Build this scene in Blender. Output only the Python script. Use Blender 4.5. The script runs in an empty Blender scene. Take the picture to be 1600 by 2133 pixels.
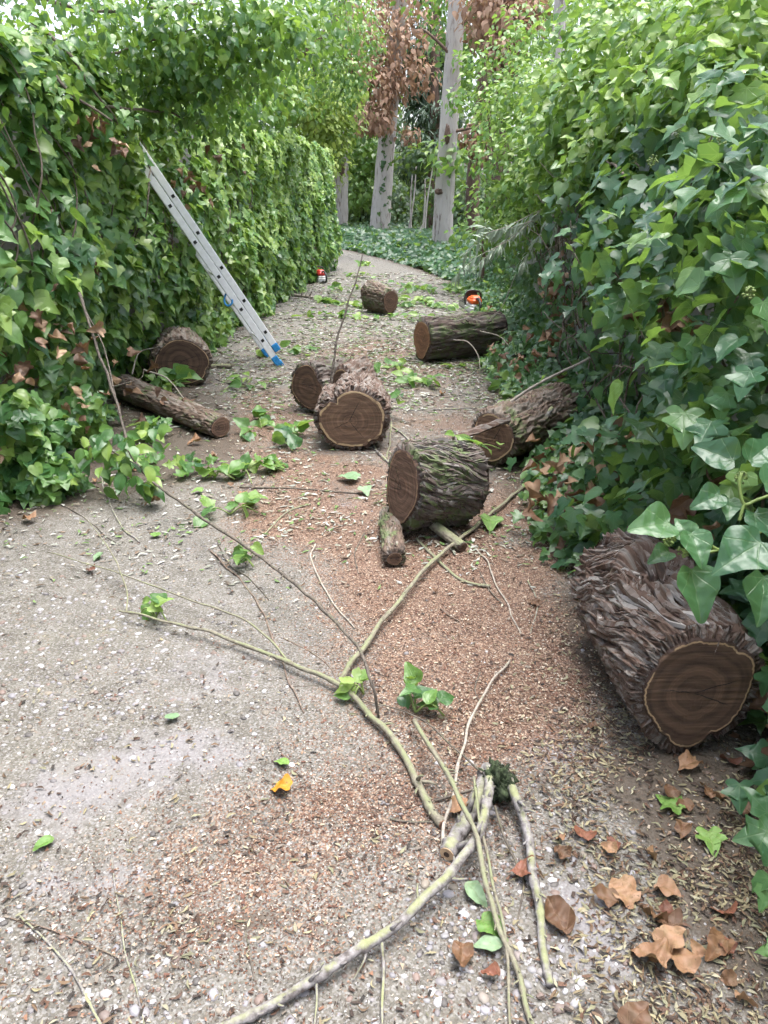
import bpy, math, random
import numpy as np
from mathutils import Vector, Matrix

random.seed(7)
RNG = np.random.default_rng(11)
scene = bpy.context.scene
COL = scene.collection

# ------------------------------------------------------------------ camera, sky, sun, exposure
PITCH = math.radians(22.57); FPX = 1602.0; CX, CY = 800.0, 1066.5; EYE = 1.40
cam_data = bpy.data.cameras.new("camera")
cam = bpy.data.objects.new("camera", cam_data); COL.objects.link(cam)
cam.location = (0, 0, EYE); cam.rotation_euler = (math.pi / 2 - PITCH, 0, 0)
cam_data.sensor_fit = 'HORIZONTAL'; cam_data.sensor_width = 36.0
cam_data.lens = 36.0 * FPX / 1600.0
cam_data.clip_start = 0.05; cam_data.clip_end = 2000
scene.camera = cam

SUN_DIR = Vector((0.16, 0.06, 0.98)).normalized()
world = bpy.data.worlds.new("World"); scene.world = world; world.use_nodes = True
wn = world.node_tree.nodes; wl = world.node_tree.links
sky = wn.new('ShaderNodeTexSky'); sky.sky_type = 'NISHITA'; sky.sun_disc = False
sky.sun_elevation = math.asin(SUN_DIR.z); sky.sun_rotation = math.atan2(SUN_DIR.x, SUN_DIR.y)
sky.air_density = 1.0; sky.dust_density = 4.0; sky.ozone_density = 1.0
hs = wn.new('ShaderNodeHueSaturation'); hs.inputs['Saturation'].default_value = 0.55
wl.new(sky.outputs[0], hs.inputs['Color'])
wn['Background'].inputs['Strength'].default_value = 0.12
wl.new(hs.outputs[0], wn['Background'].inputs['Color'])
sun_data = bpy.data.lights.new("sun", 'SUN'); sun_data.energy = 1.5
sun_data.angle = math.radians(45); sun_data.color = (1.0, 0.99, 0.97)
sun = bpy.data.objects.new("sun", sun_data); COL.objects.link(sun)
sun.rotation_euler = SUN_DIR.to_track_quat('Z', 'Y').to_euler(); sun.location = (3, 4, 12)
scene.view_settings.view_transform = 'Standard'; scene.view_settings.look = 'None'
scene.view_settings.exposure = 2.02; scene.view_settings.gamma = 1.0
scene.view_settings.use_curve_mapping = False
scene.cycles.max_bounces = 4; scene.cycles.diffuse_bounces = 3; scene.cycles.glossy_bounces = 2
scene.cycles.transmission_bounces = 3; scene.cycles.transparent_max_bounces = 4
scene.cycles.use_denoising = True
scene.cycles.use_adaptive_sampling = True; scene.cycles.adaptive_threshold = 0.03; scene.cycles.adaptive_min_samples = 12

# ------------------------------------------------------------------ measuring helpers (photo point -> place on the ground)
_cp, _sp = math.cos(PITCH), math.sin(PITCH)
def ray(px, py):
    a = (px - CX) / FPX; b = -(py - CY) / FPX
    return np.array([a, b * _sp + _cp, b * _cp - _sp])
def G(px, py, z=0.0):
    d = ray(px, py); t = (z - EYE) / d[2]
    return np.array([d[0] * t, d[1] * t, z])
def W(px, py, depth):
    return ray(px, py) * depth + np.array([0, 0, EYE])
def project(P):
    P = np.asarray(P, float).reshape(-1, 3)
    q = P - np.array([0, 0, EYE])
    dep = q[:, 1] * _cp - q[:, 2] * _sp
    up = q[:, 1] * _sp + q[:, 2] * _cp
    dd = np.maximum(dep, 1e-3)
    return CX + FPX * q[:, 0] / dd, CY - FPX * up / dd, dep

# ------------------------------------------------------------------ numpy noise
_perm = RNG.permutation(256); _perm = np.concatenate([_perm, _perm, _perm])
_grad = RNG.normal(size=(256, 3)); _grad /= np.linalg.norm(_grad, axis=1)[:, None]
def perlin(p):
    p = np.asarray(p, float); i = np.floor(p).astype(int); f = p - i; i &= 255
    u = f * f * f * (f * (f * 6 - 15) + 10); out = np.zeros(len(p))
    for dx in (0, 1):
        for dy in (0, 1):
            for dz in (0, 1):
                h = _perm[_perm[_perm[i[:, 0] + dx] + i[:, 1] + dy] + i[:, 2] + dz]
                g = _grad[h]
                dot = g[:, 0] * (f[:, 0] - dx) + g[:, 1] * (f[:, 1] - dy) + g[:, 2] * (f[:, 2] - dz)
                w = (u[:, 0] if dx else 1 - u[:, 0]) * (u[:, 1] if dy else 1 - u[:, 1]) * (u[:, 2] if dz else 1 - u[:, 2])
                out += w * dot
    return out * 1.5
def fbm(p, octv=4, lac=2.1, gain=0.5):
    p = np.asarray(p, float); a = 1.0; s = np.zeros(len(p))
    for _ in range(octv):
        s += a * perlin(p); p = p * lac + 17.3; a *= gain
    return s
def sstep(x, a, b):
    t = np.clip((x - a) / (b - a), 0, 1); return t * t * (3 - 2 * t)
def unit(v):
    v = np.asarray(v, float); n = np.linalg.norm(v, axis=-1, keepdims=True); return v / np.maximum(n, 1e-9)

# ------------------------------------------------------------------ mesh helpers
def mesh_tris(name, V, T, mat, uv=None, attrs=None, cols=None, smooth=True, vecs=None):
    V = np.asarray(V, np.float32); T = np.asarray(T, np.int32)
    me = bpy.data.meshes.new(name)
    me.vertices.add(len(V)); me.vertices.foreach_set("co", V.ravel())
    k = T.shape[1]
    me.loops.add(T.size); me.loops.foreach_set("vertex_index", T.ravel())
    me.polygons.add(len(T)); me.polygons.foreach_set("loop_start", np.arange(0, T.size, k, dtype=np.int32))
    if uv is not None:
        l = me.uv_layers.new(name="UVMap")
        l.data.foreach_set("uv", np.asarray(uv, np.float32)[T.ravel()].ravel())
    for an, av in (attrs or {}).items():
        a = me.attributes.new(an, 'FLOAT', 'POINT'); a.data.foreach_set("value", np.asarray(av, np.float32))
    if cols is not None:
        a = me.attributes.new("col", 'FLOAT_COLOR', 'POINT')
        c = np.ones((len(V), 4), np.float32); c[:, :3] = cols; a.data.foreach_set("color", c.ravel())
    for an, av in (vecs or {}).items():
        a = me.attributes.new(an, 'FLOAT_VECTOR', 'POINT'); a.data.foreach_set("vector", np.asarray(av, np.float32).ravel())
    me.update(calc_edges=True)
    me.polygons.foreach_set("use_smooth", np.full(len(T), smooth, dtype=bool))
    for m in (mat if isinstance(mat, (list, tuple)) else [mat]): me.materials.append(m)
    return me
def link(name, me, parent=None, loc=(0, 0, 0)):
    o = bpy.data.objects.new(name, me); COL.objects.link(o); o.location = loc
    if parent is not None: o.parent = parent
    return o
def tag(o, label=None, cat=None, group=None, kind=None):
    if label: o["label"] = label
    if cat: o["category"] = cat
    if group: o["group"] = group
    if kind: o["kind"] = kind
    return o
def empty(name, loc, label, cat, group=None):
    o = bpy.data.objects.new(name, None); COL.objects.link(o); o.location = Vector(loc)
    o.empty_display_size = 0.1
    return tag(o, label, cat, group)

class MB:
    """collects triangles of several shapes for one mesh"""
    def __init__(s): s.V = []; s.T = []; s.A = []; s.n = 0
    def add(s, V, T, a=0.0):
        V = np.asarray(V, float); T = np.asarray(T, int)
        s.V.append(V); s.T.append(T + s.n); s.n += len(V)
        s.A.append(np.broadcast_to(np.asarray(a, float), (len(V),)))
    def box(s, c, sx, sy, sz, M=None, bev=0.0):
        hx, hy, hz = sx / 2, sy / 2, sz / 2
        b = min(bev, hx * .9, hy * .9, hz * .9)
        if b <= 0:
            V = np.array([[x, y, z] for x in (-hx, hx) for y in (-hy, hy) for z in (-hz, hz)])
        else:
            V = np.array([[sgx * (hx - (0 if k == 0 else b)), sgy * (hy - (0 if k == 1 else b)), sgz * (hz - (0 if k == 2 else b))]
                          for sgx in (-1, 1) for sgy in (-1, 1) for sgz in (-1, 1) for k in range(3)])
        T = hull(V)
        if M is not None: V = V @ np.asarray(M, float).T
        s.add(V + np.asarray(c, float), T)
    def tube(s, pts, rad, n=8, cap=True, a=0.0, jit=0.0):
        V, T = tube(pts, rad, n, cap, jit); s.add(V, T, a)
    def build(s, name, mat, parent=None, smooth=False, loc=(0, 0, 0), aname=None):
        V = np.concatenate(s.V); T = np.concatenate(s.T)
        at = {aname: np.concatenate(s.A)} if aname else None
        if parent is not None and loc is not None:
            V = V - np.asarray(loc, float)
        me = mesh_tris(name, V, T, mat, attrs=at, smooth=smooth)
        return link(name, me, parent)
def hull(V):
    import bmesh
    bm = bmesh.new()
    vs = [bm.verts.new(v) for v in V]
    bm.verts.index_update()
    bmesh.ops.convex_hull(bm, input=vs)
    bmesh.ops.triangulate(bm, faces=bm.faces[:])
    bmesh.ops.recalc_face_normals(bm, faces=bm.faces[:])
    T = np.array([[v.index for v in f.verts] for f in bm.faces]); bm.free()
    return T
def catmull(P, n):
    P = np.asarray(P, float)
    if len(P) == 2:
        t = np.linspace(0, 1, n)[:, None]; return P[0] * (1 - t) + P[1] * t
    Q = np.vstack([2 * P[0] - P[1], P, 2 * P[-1] - P[-2]])
    u = np.linspace(0, len(P) - 1, n); k = np.minimum(u.astype(int), len(P) - 2); t = (u - k)[:, None]
    a, b, c, d = Q[k], Q[k + 1], Q[k + 2], Q[k + 3]
    return 0.5 * (2 * b + (c - a) * t + (2 * a - 5 * b + 4 * c - d) * t ** 2 + (3 * b - a - 3 * c + d) * t ** 3)
def frames(P):
    T = unit(np.gradient(P, axis=0)); n = len(P)
    ref = np.array([0, 0, 1.0]) if abs(T[0][2]) < 0.9 else np.array([1.0, 0, 0])
    A = np.zeros((n, 3)); a = unit(np.cross(T[0], ref))
    for i in range(n):
        a = a - T[i] * np.dot(a, T[i]); a = a / max(np.linalg.norm(a), 1e-9); A[i] = a
    return T, A, np.cross(T, A)
def tube(P, rad, n=8, cap=True, jit=0.0):
    P = np.asarray(P, float); m = len(P); r = np.broadcast_to(np.asarray(rad, float), (m,))
    T, A, B = frames(P)
    th = np.linspace(0, 2 * math.pi, n, endpoint=False)
    R = r[:, None] * np.ones((1, n))
    V = None
    if jit:
        base = P[:, None] + R[..., None] * (np.cos(th)[None, :, None] * A[:, None] + np.sin(th)[None, :, None] * B[:, None])
        nz = perlin((base.reshape(-1, 3)) * (0.9 / max(r.max(), 1e-4))).reshape(m, n)
        R = R * (1 + jit * nz)
    V = (P[:, None] + R[..., None] * (np.cos(th)[None, :, None] * A[:, None] + np.sin(th)[None, :, None] * B[:, None])).reshape(-1, 3)
    i = np.arange(m - 1)[:, None] * n; j = np.arange(n)[None]; j2 = (j + 1) % n
    a, b, c, d = i + j, i + j2, i + n + j2, i + n + j
    F = np.concatenate([np.stack([a, c, b], -1).reshape(-1, 3), np.stack([a, d, c], -1).reshape(-1, 3)])
    if cap:
        V = np.vstack([V, P[0], P[-1]]); k = m * n
        jj = np.arange(n); jn = (jj + 1) % n
        F = np.concatenate([F, np.stack([np.full(n, k), jj, jn], -1),
                            np.stack([np.full(n, k + 1), (m - 1) * n + jn, (m - 1) * n + jj], -1)])
    return V, F

# ------------------------------------------------------------------ node material helpers
class NT:
    def __init__(s, name):
        s.mat = bpy.data.materials.new(name); s.mat.use_nodes = True
        s.t = s.mat.node_tree; s.b = s.t.nodes['Principled BSDF']; s.out = s.t.nodes['Material Output']
    def n(s, typ, ins=None, out=0, **kw):
        nd = s.t.nodes.new('ShaderNode' + typ)
        for k, v in kw.items(): setattr(nd, k, v)
        for k, v in (ins or {}).items(): s.put(nd.inputs[k], v)
        return nd.outputs[out]
    def put(s, sock, v):
        if isinstance(v, bpy.types.NodeSocket): s.t.links.new(v, sock)
        else:
            if isinstance(v, (tuple, list)) and len(v) == 3 and sock.type == 'RGBA': v = (*v, 1)
            sock.default_value = v
    def set(s, **kw):
        for k, v in kw.items(): s.put(s.b.inputs[k.replace('_', ' ')], v)
        return s.mat
    def math(s, op, a, b=0.0, c=None, clamp=False):
        ins = {0: a, 1: b}
        if c is not None: ins[2] = c
        return s.n('Math', ins, operation=op, use_clamp=clamp)
    def mix(s, f, a, b, blend='MIX'):
        return s.n('Mix', {0: f, 6: a, 7: b}, out=2, data_type='RGBA', blend_type=blend)
    def ramp(s, f, stops, interp='LINEAR'):
        nd = s.t.nodes.new('ShaderNodeValToRGB'); s.put(nd.inputs[0], f); cr = nd.color_ramp; cr.interpolation = interp
        while len(cr.elements) < len(stops): cr.elements.new(0.5)
        for e, (p, c) in zip(cr.elements, stops):
            e.position = p; e.color = (*c, 1) if len(c) == 3 else c
        return nd.outputs[0]
    def ss(s, x, a, b):
        return s.n('MapRange', {0: x, 1: a, 2: b, 3: 0.0, 4: 1.0}, interpolation_type='SMOOTHSTEP')
    def obj(s): return s.n('TexCoord', out=3)
    def pos(s): return s.n('NewGeometry', out=0)
    def attr(s, name, out=2): return s.n('Attribute', out=out, attribute_name=name)
    def noise(s, vec, scale, detail=4, rough=0.55, dist=0.0, out=0):
        return s.n('TexNoise', {'Vector': vec, 'Scale': scale, 'Detail': detail, 'Roughness': rough, 'Distortion': dist}, out=out)
    def vor(s, vec, scale, out=0, **kw):
        return s.n('TexVoronoi', {'Vector': vec, 'Scale': scale}, out=out, **kw)
    def mapping(s, vec, scale=(1, 1, 1), loc=(0, 0, 0), rot=(0, 0, 0)):
        return s.n('Mapping', {'Vector': vec, 'Scale': scale, 'Location': loc, 'Rotation': rot})
    def bump(s, h, strength=0.5, dist=0.01):
        return s.n('Bump', {'Height': h, 'Strength': strength, 'Distance': dist})
    def rnd(s): return s.n('ObjectInfo', out=5)

def flat(name, col, rough=0.6, metal=0.0, var=0.12, scale=40.0, bump=0.0):
    m = NT(name); o = m.obj(); nz = m.noise(o, scale, 5)
    dark = tuple(c * (1 - var * 1.6) for c in col); lite = tuple(min(1, c * (1 + var)) for c in col)
    c = m.ramp(nz, [(0.3, dark), (0.7, lite)])
    kw = dict(Base_Color=c, Roughness=rough, Metallic=metal)
    if bump: kw['Normal'] = m.bump(nz, bump, 0.003)
    return m.set(**kw)
def leaf_mat(name, ramp, per_object, rough=0.24, trans=0.38, vein=0.5, tcol=(0.35, 0.55, 0.06), spots=0.0, mott=0.35):
    m = NT(name)
    t = m.rnd() if per_object else m.attr('tint')
    col = m.ramp(t, ramp)
    uv = m.n('TexCoord', out=2)
    sep = m.t.nodes.new('ShaderNodeSeparateXYZ'); m.put(sep.inputs[0], uv)
    x = m.math('ABSOLUTE', m.math('SUBTRACT', sep.outputs[0], 0.5)); y = sep.outputs[1]
    d = x
    for a in (38, 78):
        a = math.radians(a)
        d = m.math('MINIMUM', d, m.math('ABSOLUTE', m.math('SUBTRACT', m.math('MULTIPLY', x, math.cos(a)), m.math('MULTIPLY', m.math('ADD', y, -0.03), math.sin(a)))))
    v = m.math('SUBTRACT', 1.0, m.ss(d, 0.002, 0.020))
    p = m.pos(); nz = m.noise(p, 55.0, 3 if per_object else 1)
    col = m.mix(m.math('MULTIPLY', m.ss(nz, 0.35, 0.75), mott), col, m.mix(1.0, col, (0.72, 0.78, 0.62), 'MULTIPLY'))
    col = m.mix(m.math('MULTIPLY', v, vein), col, m.mix(0.45, col, (0.30, 0.40, 0.18) if tcol[1] > tcol[0] else (0.3, 0.2, 0.12)))
    if spots:
        sp = m.ss(m.noise(p, 130.0, 2), 0.66, 0.72)
        col = m.mix(m.math('MULTIPLY', sp, spots), col, (0.12, 0.07, 0.03))
    bh = m.math('ADD', m.math('MULTIPLY', v, -0.6), m.math('MULTIPLY', nz, 0.8))
    m.set(Base_Color=col, Roughness=m.math('ADD', rough, m.math('MULTIPLY', nz, 0.2)))
    if per_object: m.set(Normal=m.bump(bh, 0.35, 0.004))
    m.b.inputs['Specular IOR Level'].default_value = 0.5
    tr = m.n('BsdfTranslucent', {'Color': m.mix(0.55, col, tcol), })
    sh = m.n('MixShader', {0: trans, 1: m.b.outputs[0], 2: tr})
    m.t.links.new(sh, m.out.inputs[0])
    return m.mat
# ------------------------------------------------------------------ materials
M = {}
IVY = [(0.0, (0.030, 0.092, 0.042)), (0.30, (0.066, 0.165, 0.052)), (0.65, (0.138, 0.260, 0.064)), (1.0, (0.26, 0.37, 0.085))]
IVYD = [(0.0, (0.026, 0.080, 0.048)), (0.5, (0.052, 0.135, 0.064)), (0.85, (0.090, 0.188, 0.066)), (1.0, (0.16, 0.26, 0.07))]
BRIGHT = [(0.0, (0.055, 0.14, 0.046)), (0.5, (0.130, 0.25, 0.068)), (1.0, (0.29, 0.40, 0.11))]
for k, r in (('ivy', IVY), ('ivydark', IVYD), ('bright', BRIGHT)):
    M[k] = leaf_mat(k + '_leaf', r, False, vein=0.3); M[k + '_o'] = leaf_mat(k + '_leaf_single', r, True, vein=0.38, rough=0.22)
M['silver'] = leaf_mat('silver_leaf', [(0, (0.16, 0.21, 0.15)), (1, (0.38, 0.45, 0.36))], False, 0.5, 0.15, 0.3, (0.4, 0.5, 0.3))
M['silver_o'] = leaf_mat('silver_leaf_single', [(0, (0.16, 0.21, 0.15)), (1, (0.38, 0.45, 0.36))], True, 0.5, 0.15, 0.3, (0.4, 0.5, 0.3))
DEAD = [(0, (0.06, 0.034, 0.022)), (0.5, (0.16, 0.085, 0.050)), (1, (0.34, 0.22, 0.135))]
M['dead'] = leaf_mat('dead_leaf', DEAD, False, 0.55, 0.15, 0.35, (0.4, 0.2, 0.06))
M['dead_o'] = leaf_mat('dead_leaf_single', DEAD, True, 0.5, 0.1, 0.25, (0.4, 0.2, 0.06), 0.7, 0.9)
M['dead2'] = leaf_mat('hanging_dead_leaf', [(0, (0.18, 0.10, 0.07)), (0.5, (0.38, 0.24, 0.17)), (1, (0.56, 0.40, 0.30))], False, 0.6, 0.35, 0.0, (0.4, 0.25, 0.12))
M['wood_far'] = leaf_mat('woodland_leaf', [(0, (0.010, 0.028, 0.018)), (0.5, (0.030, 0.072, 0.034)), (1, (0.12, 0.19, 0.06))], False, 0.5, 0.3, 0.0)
M['lime'] = leaf_mat('lime_leaf', [(0, (0.07, 0.12, 0.03)), (0.5, (0.2, 0.28, 0.05)), (1, (0.36, 0.42, 0.09))], False, 0.45, 0.35, 0.2)
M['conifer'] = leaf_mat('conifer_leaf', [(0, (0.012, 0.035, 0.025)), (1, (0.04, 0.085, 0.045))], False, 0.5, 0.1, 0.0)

def litter_mat():
    m = NT('litter'); c = m.attr('col', 0); nz = m.noise(m.pos(), 180.0, 3)
    col = m.mix(m.math('MULTIPLY', nz, 0.5), c, m.mix(1.0, c, (0.55, 0.5, 0.45), 'MULTIPLY'))
    return m.set(Base_Color=col, Roughness=0.75)
M['litter'] = litter_mat()

def bark_mat(name, grey, red, dark, moss=0.0, mosscol=(0.06, 0.085, 0.03), stretch=7.0, scale=26.0, per_object=False):
    m = NT(name); o = m.attr('lc', 1)           # log space: around, around, along
    v = m.mapping(o, (1, 1, 1.0 / stretch))
    n1 = m.noise(v, scale, 6, 0.65, 0.6); n2 = m.noise(v, scale * 4, 4, 0.6); n3 = m.noise(o, 7.0, 3)
    c = m.ramp(n1, [(0.30, dark), (0.46, red), (0.60, grey), (0.78, tuple(min(1, x * 1.35) for x in grey))])
    c = m.mix(m.math('MULTIPLY', m.ss(n2, 0.45, 0.7), 0.5), c, m.mix(0.5, c, red))
    if per_object:
        rn = m.rnd(); c = m.mix(m.math('MULTIPLY', rn, 0.55), c, m.mix(0.5, red, dark))
        c = m.mix(m.ss(rn, 0.75, 1.0), c, tuple(min(1, x * 1.4) for x in grey))
    if moss:
        mk = m.math('MULTIPLY', m.ss(m.math('ADD', n3, m.math('MULTIPLY', m.noise(o, 60.0, 3), 0.35)), 0.78 - moss * 0.3, 0.92 - moss * 0.3), 0.8)
        c = m.mix(mk, c, m.mix(n2, mosscol, tuple(x * 2.2 for x in mosscol)))
    h = m.math('ADD', m.math('MULTIPLY', n1, 0.6), m.math('MULTIPLY', n2, 0.4))
    return m.set(Base_Color=c, Roughness=0.85, Normal=m.bump(h, 0.9, 0.006))
M['bark_a'] = bark_mat('shaggy_bark', (0.20, 0.178, 0.160), (0.098, 0.058, 0.041), (0.030, 0.021, 0.016), scale=40.0)
M['bark_a_o'] = bark_mat('shaggy_bark_strip', (0.26, 0.24, 0.222), (0.115, 0.066, 0.046), (0.032, 0.022, 0.018), per_object=True, scale=60.0)
M['bark_b'] = bark_mat('mossy_bark', (0.135, 0.120, 0.108), (0.085, 0.058, 0.048), (0.022, 0.020, 0.018), moss=0.42)
M['bark_b_o'] = bark_mat('mossy_bark_strip', (0.17, 0.155, 0.145), (0.085, 0.06, 0.052), (0.024, 0.022, 0.02), moss=0.3, per_object=True)
M['bark_c'] = bark_mat('furrowed_bark', (0.20, 0.175, 0.15), (0.12, 0.08, 0.058), (0.04, 0.03, 0.024), moss=0.3)

def cut_mat(name, heart, mid, sap, sapw=0.12, seed=0.0, ringscale=60.0):
    m = NT(name); o = m.obj(); rn = m.attr('rn'); uv = m.attr('fc', 1)   # fc: face coordinates in metres
    vv = m.mapping(uv, loc=(seed, seed * 2, seed))
    n1 = m.noise(vv, 9.0, 4, 0.6); n2 = m.noise(vv, 40.0, 4)
    sep = m.t.nodes.new('ShaderNodeSeparateXYZ'); m.put(sep.inputs[0], uv)
    L = m.n('VectorMath', {0: uv}, out=1, operation='LENGTH')
    rr = m.math('ADD', m.math('MULTIPLY', L, 0.6), m.math('MULTIPLY', rn, 0.09))
    rr = m.math('ADD', rr, m.math('MULTIPLY', n1, 0.02))
    ring = m.math('SINE', m.math('MULTIPLY', rr, ringscale * 6.28))
    ring2 = m.noise(m.n('CombineXYZ', {0: m.math('MULTIPLY', rr, 1.0), 1: seed}), 62.0, 3)
    saw = m.noise(m.mapping(uv, (6, 160, 1), rot=(0, 0, 0.35 + seed)), 1.0, 3)
    f = m.math('ADD', m.math('MULTIPLY', ring2, 0.62), m.math('MULTIPLY', m.noise(m.mapping(uv, (9, 26, 1), rot=(0, 0, seed), loc=(seed, 0, 0)), 1.0, 4), 0.52))
    c = m.ramp(f, [(0.40, heart), (0.62, mid), (0.78, tuple(x * 1.55 for x in mid))])
    c = m.mix(m.math('MULTIPLY', m.ss(ring, 0.2, 1.0), 0.14), c, heart)
    c = m.mix(m.math('MULTIPLY', m.ss(saw, 0.5, 0.72), 0.35), c, tuple(x * 1.7 for x in mid))
    for a_ in (seed, seed * 3 + 2.1, seed * 5 + 4.4):
        al = m.math('ADD', m.math('MULTIPLY', sep.outputs[0], math.cos(a_)), m.math('MULTIPLY', sep.outputs[1], math.sin(a_)))
        dd_ = m.math('ABSOLUTE', m.math('ADD', m.math('SUBTRACT', m.math('MULTIPLY', sep.outputs[0], math.sin(a_)), m.math('MULTIPLY', sep.outputs[1], math.cos(a_))), m.math('MULTIPLY', m.math('SUBTRACT', n2, 0.5), 0.012)))
        ck = m.math('MULTIPLY', m.math('SUBTRACT', 1.0, m.ss(dd_, 0.0006, 0.0024)), m.math('MULTIPLY', m.ss(al, 0.0, 0.012), m.math('SUBTRACT', 1.0, m.ss(rn, 0.5, 0.8))))
        c = m.mix(ck, c, (0.012, 0.008, 0.006))
    edge = m.math('ADD', rn, m.math('MULTIPLY', m.math('SUBTRACT', n1, 0.5), 0.17))
    k = m.math('MULTIPLY', m.ss(edge, 1 - sapw, 1 - sapw + 0.015), m.math('SUBTRACT', 1.0, m.ss(m.math('ADD', edge, m.math('MULTIPLY', m.math('SUBTRACT', n2, 0.5), 0.05)), 0.965, 0.985)))
    k = m.math('MULTIPLY', k, m.ss(m.noise(vv, 12.0, 2), 0.39, 0.46))
    c = m.mix(k, c, m.mix(n2, sap, tuple(x * 0.6 for x in sap)))
    c = m.mix(m.ss(edge, 0.97, 0.99), c, (0.05, 0.028, 0.02))
    return m.set(Base_Color=c, Roughness=0.8, Normal=m.bump(m.math('ADD', saw, m.math('MULTIPLY', n2, 0.5)), 0.4, 0.004))
M['cut_dark'] = cut_mat('dark_heartwood', (0.036, 0.020, 0.013), (0.100, 0.058, 0.036), (0.44, 0.30, 0.17), 0.065, 0.3)
M['cut_mid'] = cut_mat('brown_heartwood', (0.050, 0.028, 0.018), (0.150, 0.090, 0.056), (0.50, 0.36, 0.21), 0.10, 1.1)
M['cut_orange'] = cut_mat('orange_brown_heartwood', (0.10, 0.046, 0.024), (0.21, 0.105, 0.058), (0.42, 0.27, 0.15), 0.09, 1.7)
M['cut_red'] = cut_mat('reddish_heartwood', (0.056, 0.030, 0.020), (0.118, 0.068, 0.046), (0.27, 0.165, 0.10), 0.09, 2.3)

def path_mat():
    m = NT('aggregate_concrete'); p = m.pos()
    saw = m.attr('sawdust'); lit = m.attr('soil'); pale = m.attr('pale')
    n0 = m.noise(p, 1.6, 4); n1 = m.noise(p, 9.0, 5, 0.65); n2 = m.noise(p, 70.0, 4, 0.7)
    v1 = m.vor(p, 85.0, out=1); v2 = m.vor(p, 230.0, out=1); d1 = v1.node.outputs[0]
    s1 = m.t.nodes.new('ShaderNodeSeparateXYZ'); m.put(s1.inputs[0], v1)
    s2 = m.t.nodes.new('ShaderNodeSeparateXYZ'); m.put(s2.inputs[0], v2)
    base = m.ramp(n1, [(0.32, (0.086, 0.078, 0.063)), (0.5, (0.142, 0.133, 0.113)), (0.68, (0.198, 0.190, 0.172))])
    grit = m.ramp(s1.outputs[0], [(0.0, (0.036, 0.027, 0.019)), (0.25, (0.085, 0.072, 0.056)), (0.55, (0.15, 0.138, 0.120)), (0.8, (0.225, 0.22, 0.225)), (0.93, (0.40, 0.395, 0.40))])
    fine = m.ramp(s2.outputs[0], [(0.0, (0.020, 0.015, 0.011)), (0.22, (0.070, 0.055, 0.041)), (0.6, (0.130, 0.117, 0.098)), (0.9, (0.31, 0.30, 0.295))])
    c = m.mix(m.math('MULTIPLY', m.math('SUBTRACT', 1.0, m.ss(d1, 0.25, 0.5)), 0.6), base, grit)
    c = m.mix(0.40, c, fine)
    smooth = m.ss(m.math('ADD', pale, m.math('MULTIPLY', m.math('SUBTRACT', n1, 0.5), 0.9)), 0.35, 0.75)
    palec = m.mix(m.math('MULTIPLY', n2, 0.6), (0.262, 0.248, 0.262), (0.14, 0.131, 0.130))
    c = m.mix(m.math('MULTIPLY', smooth, 0.72), c, palec)
    moss = m.math('MULTIPLY', m.ss(n0, 0.52, 0.72), m.ss(n1, 0.4, 0.7))
    c = m.mix(m.math('MULTIPLY', moss, 0.45), c, (0.125, 0.118, 0.058))
    sd = m.ramp(s2.outputs[1], [(0.0, (0.045, 0.020, 0.011)), (0.3, (0.092, 0.043, 0.024)), (0.7, (0.165, 0.087, 0.051)), (0.92, (0.30, 0.215, 0.155))])
    k = m.math('ADD', saw, m.math('MULTIPLY', m.math('SUBTRACT', m.math('ADD', n1, m.math('MULTIPLY', s2.outputs[2], 0.7)), 0.85), 0.95))
    c = m.mix(m.math('MULTIPLY', m.ss(k, 0.28, 0.56), 0.88), c, sd)
    so = m.mix(n2, (0.03, 0.022, 0.016), (0.11, 0.08, 0.055))
    k2 = m.math('ADD', lit, m.math('MULTIPLY', m.math('SUBTRACT', n2, 0.5), 0.8))
    c = m.mix(m.math('MULTIPLY', m.ss(k2, 0.35, 0.7), 0.85), c, so)
    h = m.math('ADD', m.math('MULTIPLY', d1, -0.5), m.math('ADD', m.math('MULTIPLY', n2, 0.6), m.math('MULTIPLY', s2.outputs[0], 0.5)))
    return m.set(Base_Color=c, Roughness=0.72, Normal=m.bump(h, 0.75, 0.006))
M['path'] = path_mat()
def soil_mat():
    m = NT('woodland_soil'); p = m.pos(); n1 = m.noise(p, 3.0, 6); n2 = m.noise(p, 60.0, 4)
    c = m.ramp(m.math('ADD', m.math('MULTIPLY', n1, 0.5), m.math('MULTIPLY', n2, 0.5)), [(0.35, (0.03, 0.025, 0.016)), (0.5, (0.075, 0.055, 0.035)), (0.65, (0.14, 0.10, 0.06))])
    return m.set(Base_Color=c, Roughness=0.95, Normal=m.bump(n2, 0.8, 0.02))
M['soil'] = soil_mat()
def wall_mat():
    m = NT('stained_render'); p = m.pos(); n1 = m.noise(p, 2.2, 6, 0.65); n2 = m.noise(p, 35.0, 4)
    c = m.ramp(n1, [(0.3, (0.10, 0.095, 0.09)), (0.55, (0.24, 0.235, 0.235)), (0.75, (0.34, 0.335, 0.34))])
    c = m.mix(m.math('MULTIPLY', m.ss(n2, 0.5, 0.7), 0.4), c, (0.10, 0.10, 0.08))
    return m.set(Base_Color=c, Roughness=0.9, Normal=m.bump(n2, 0.5, 0.006))
M['wall'] = wall_mat()
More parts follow.
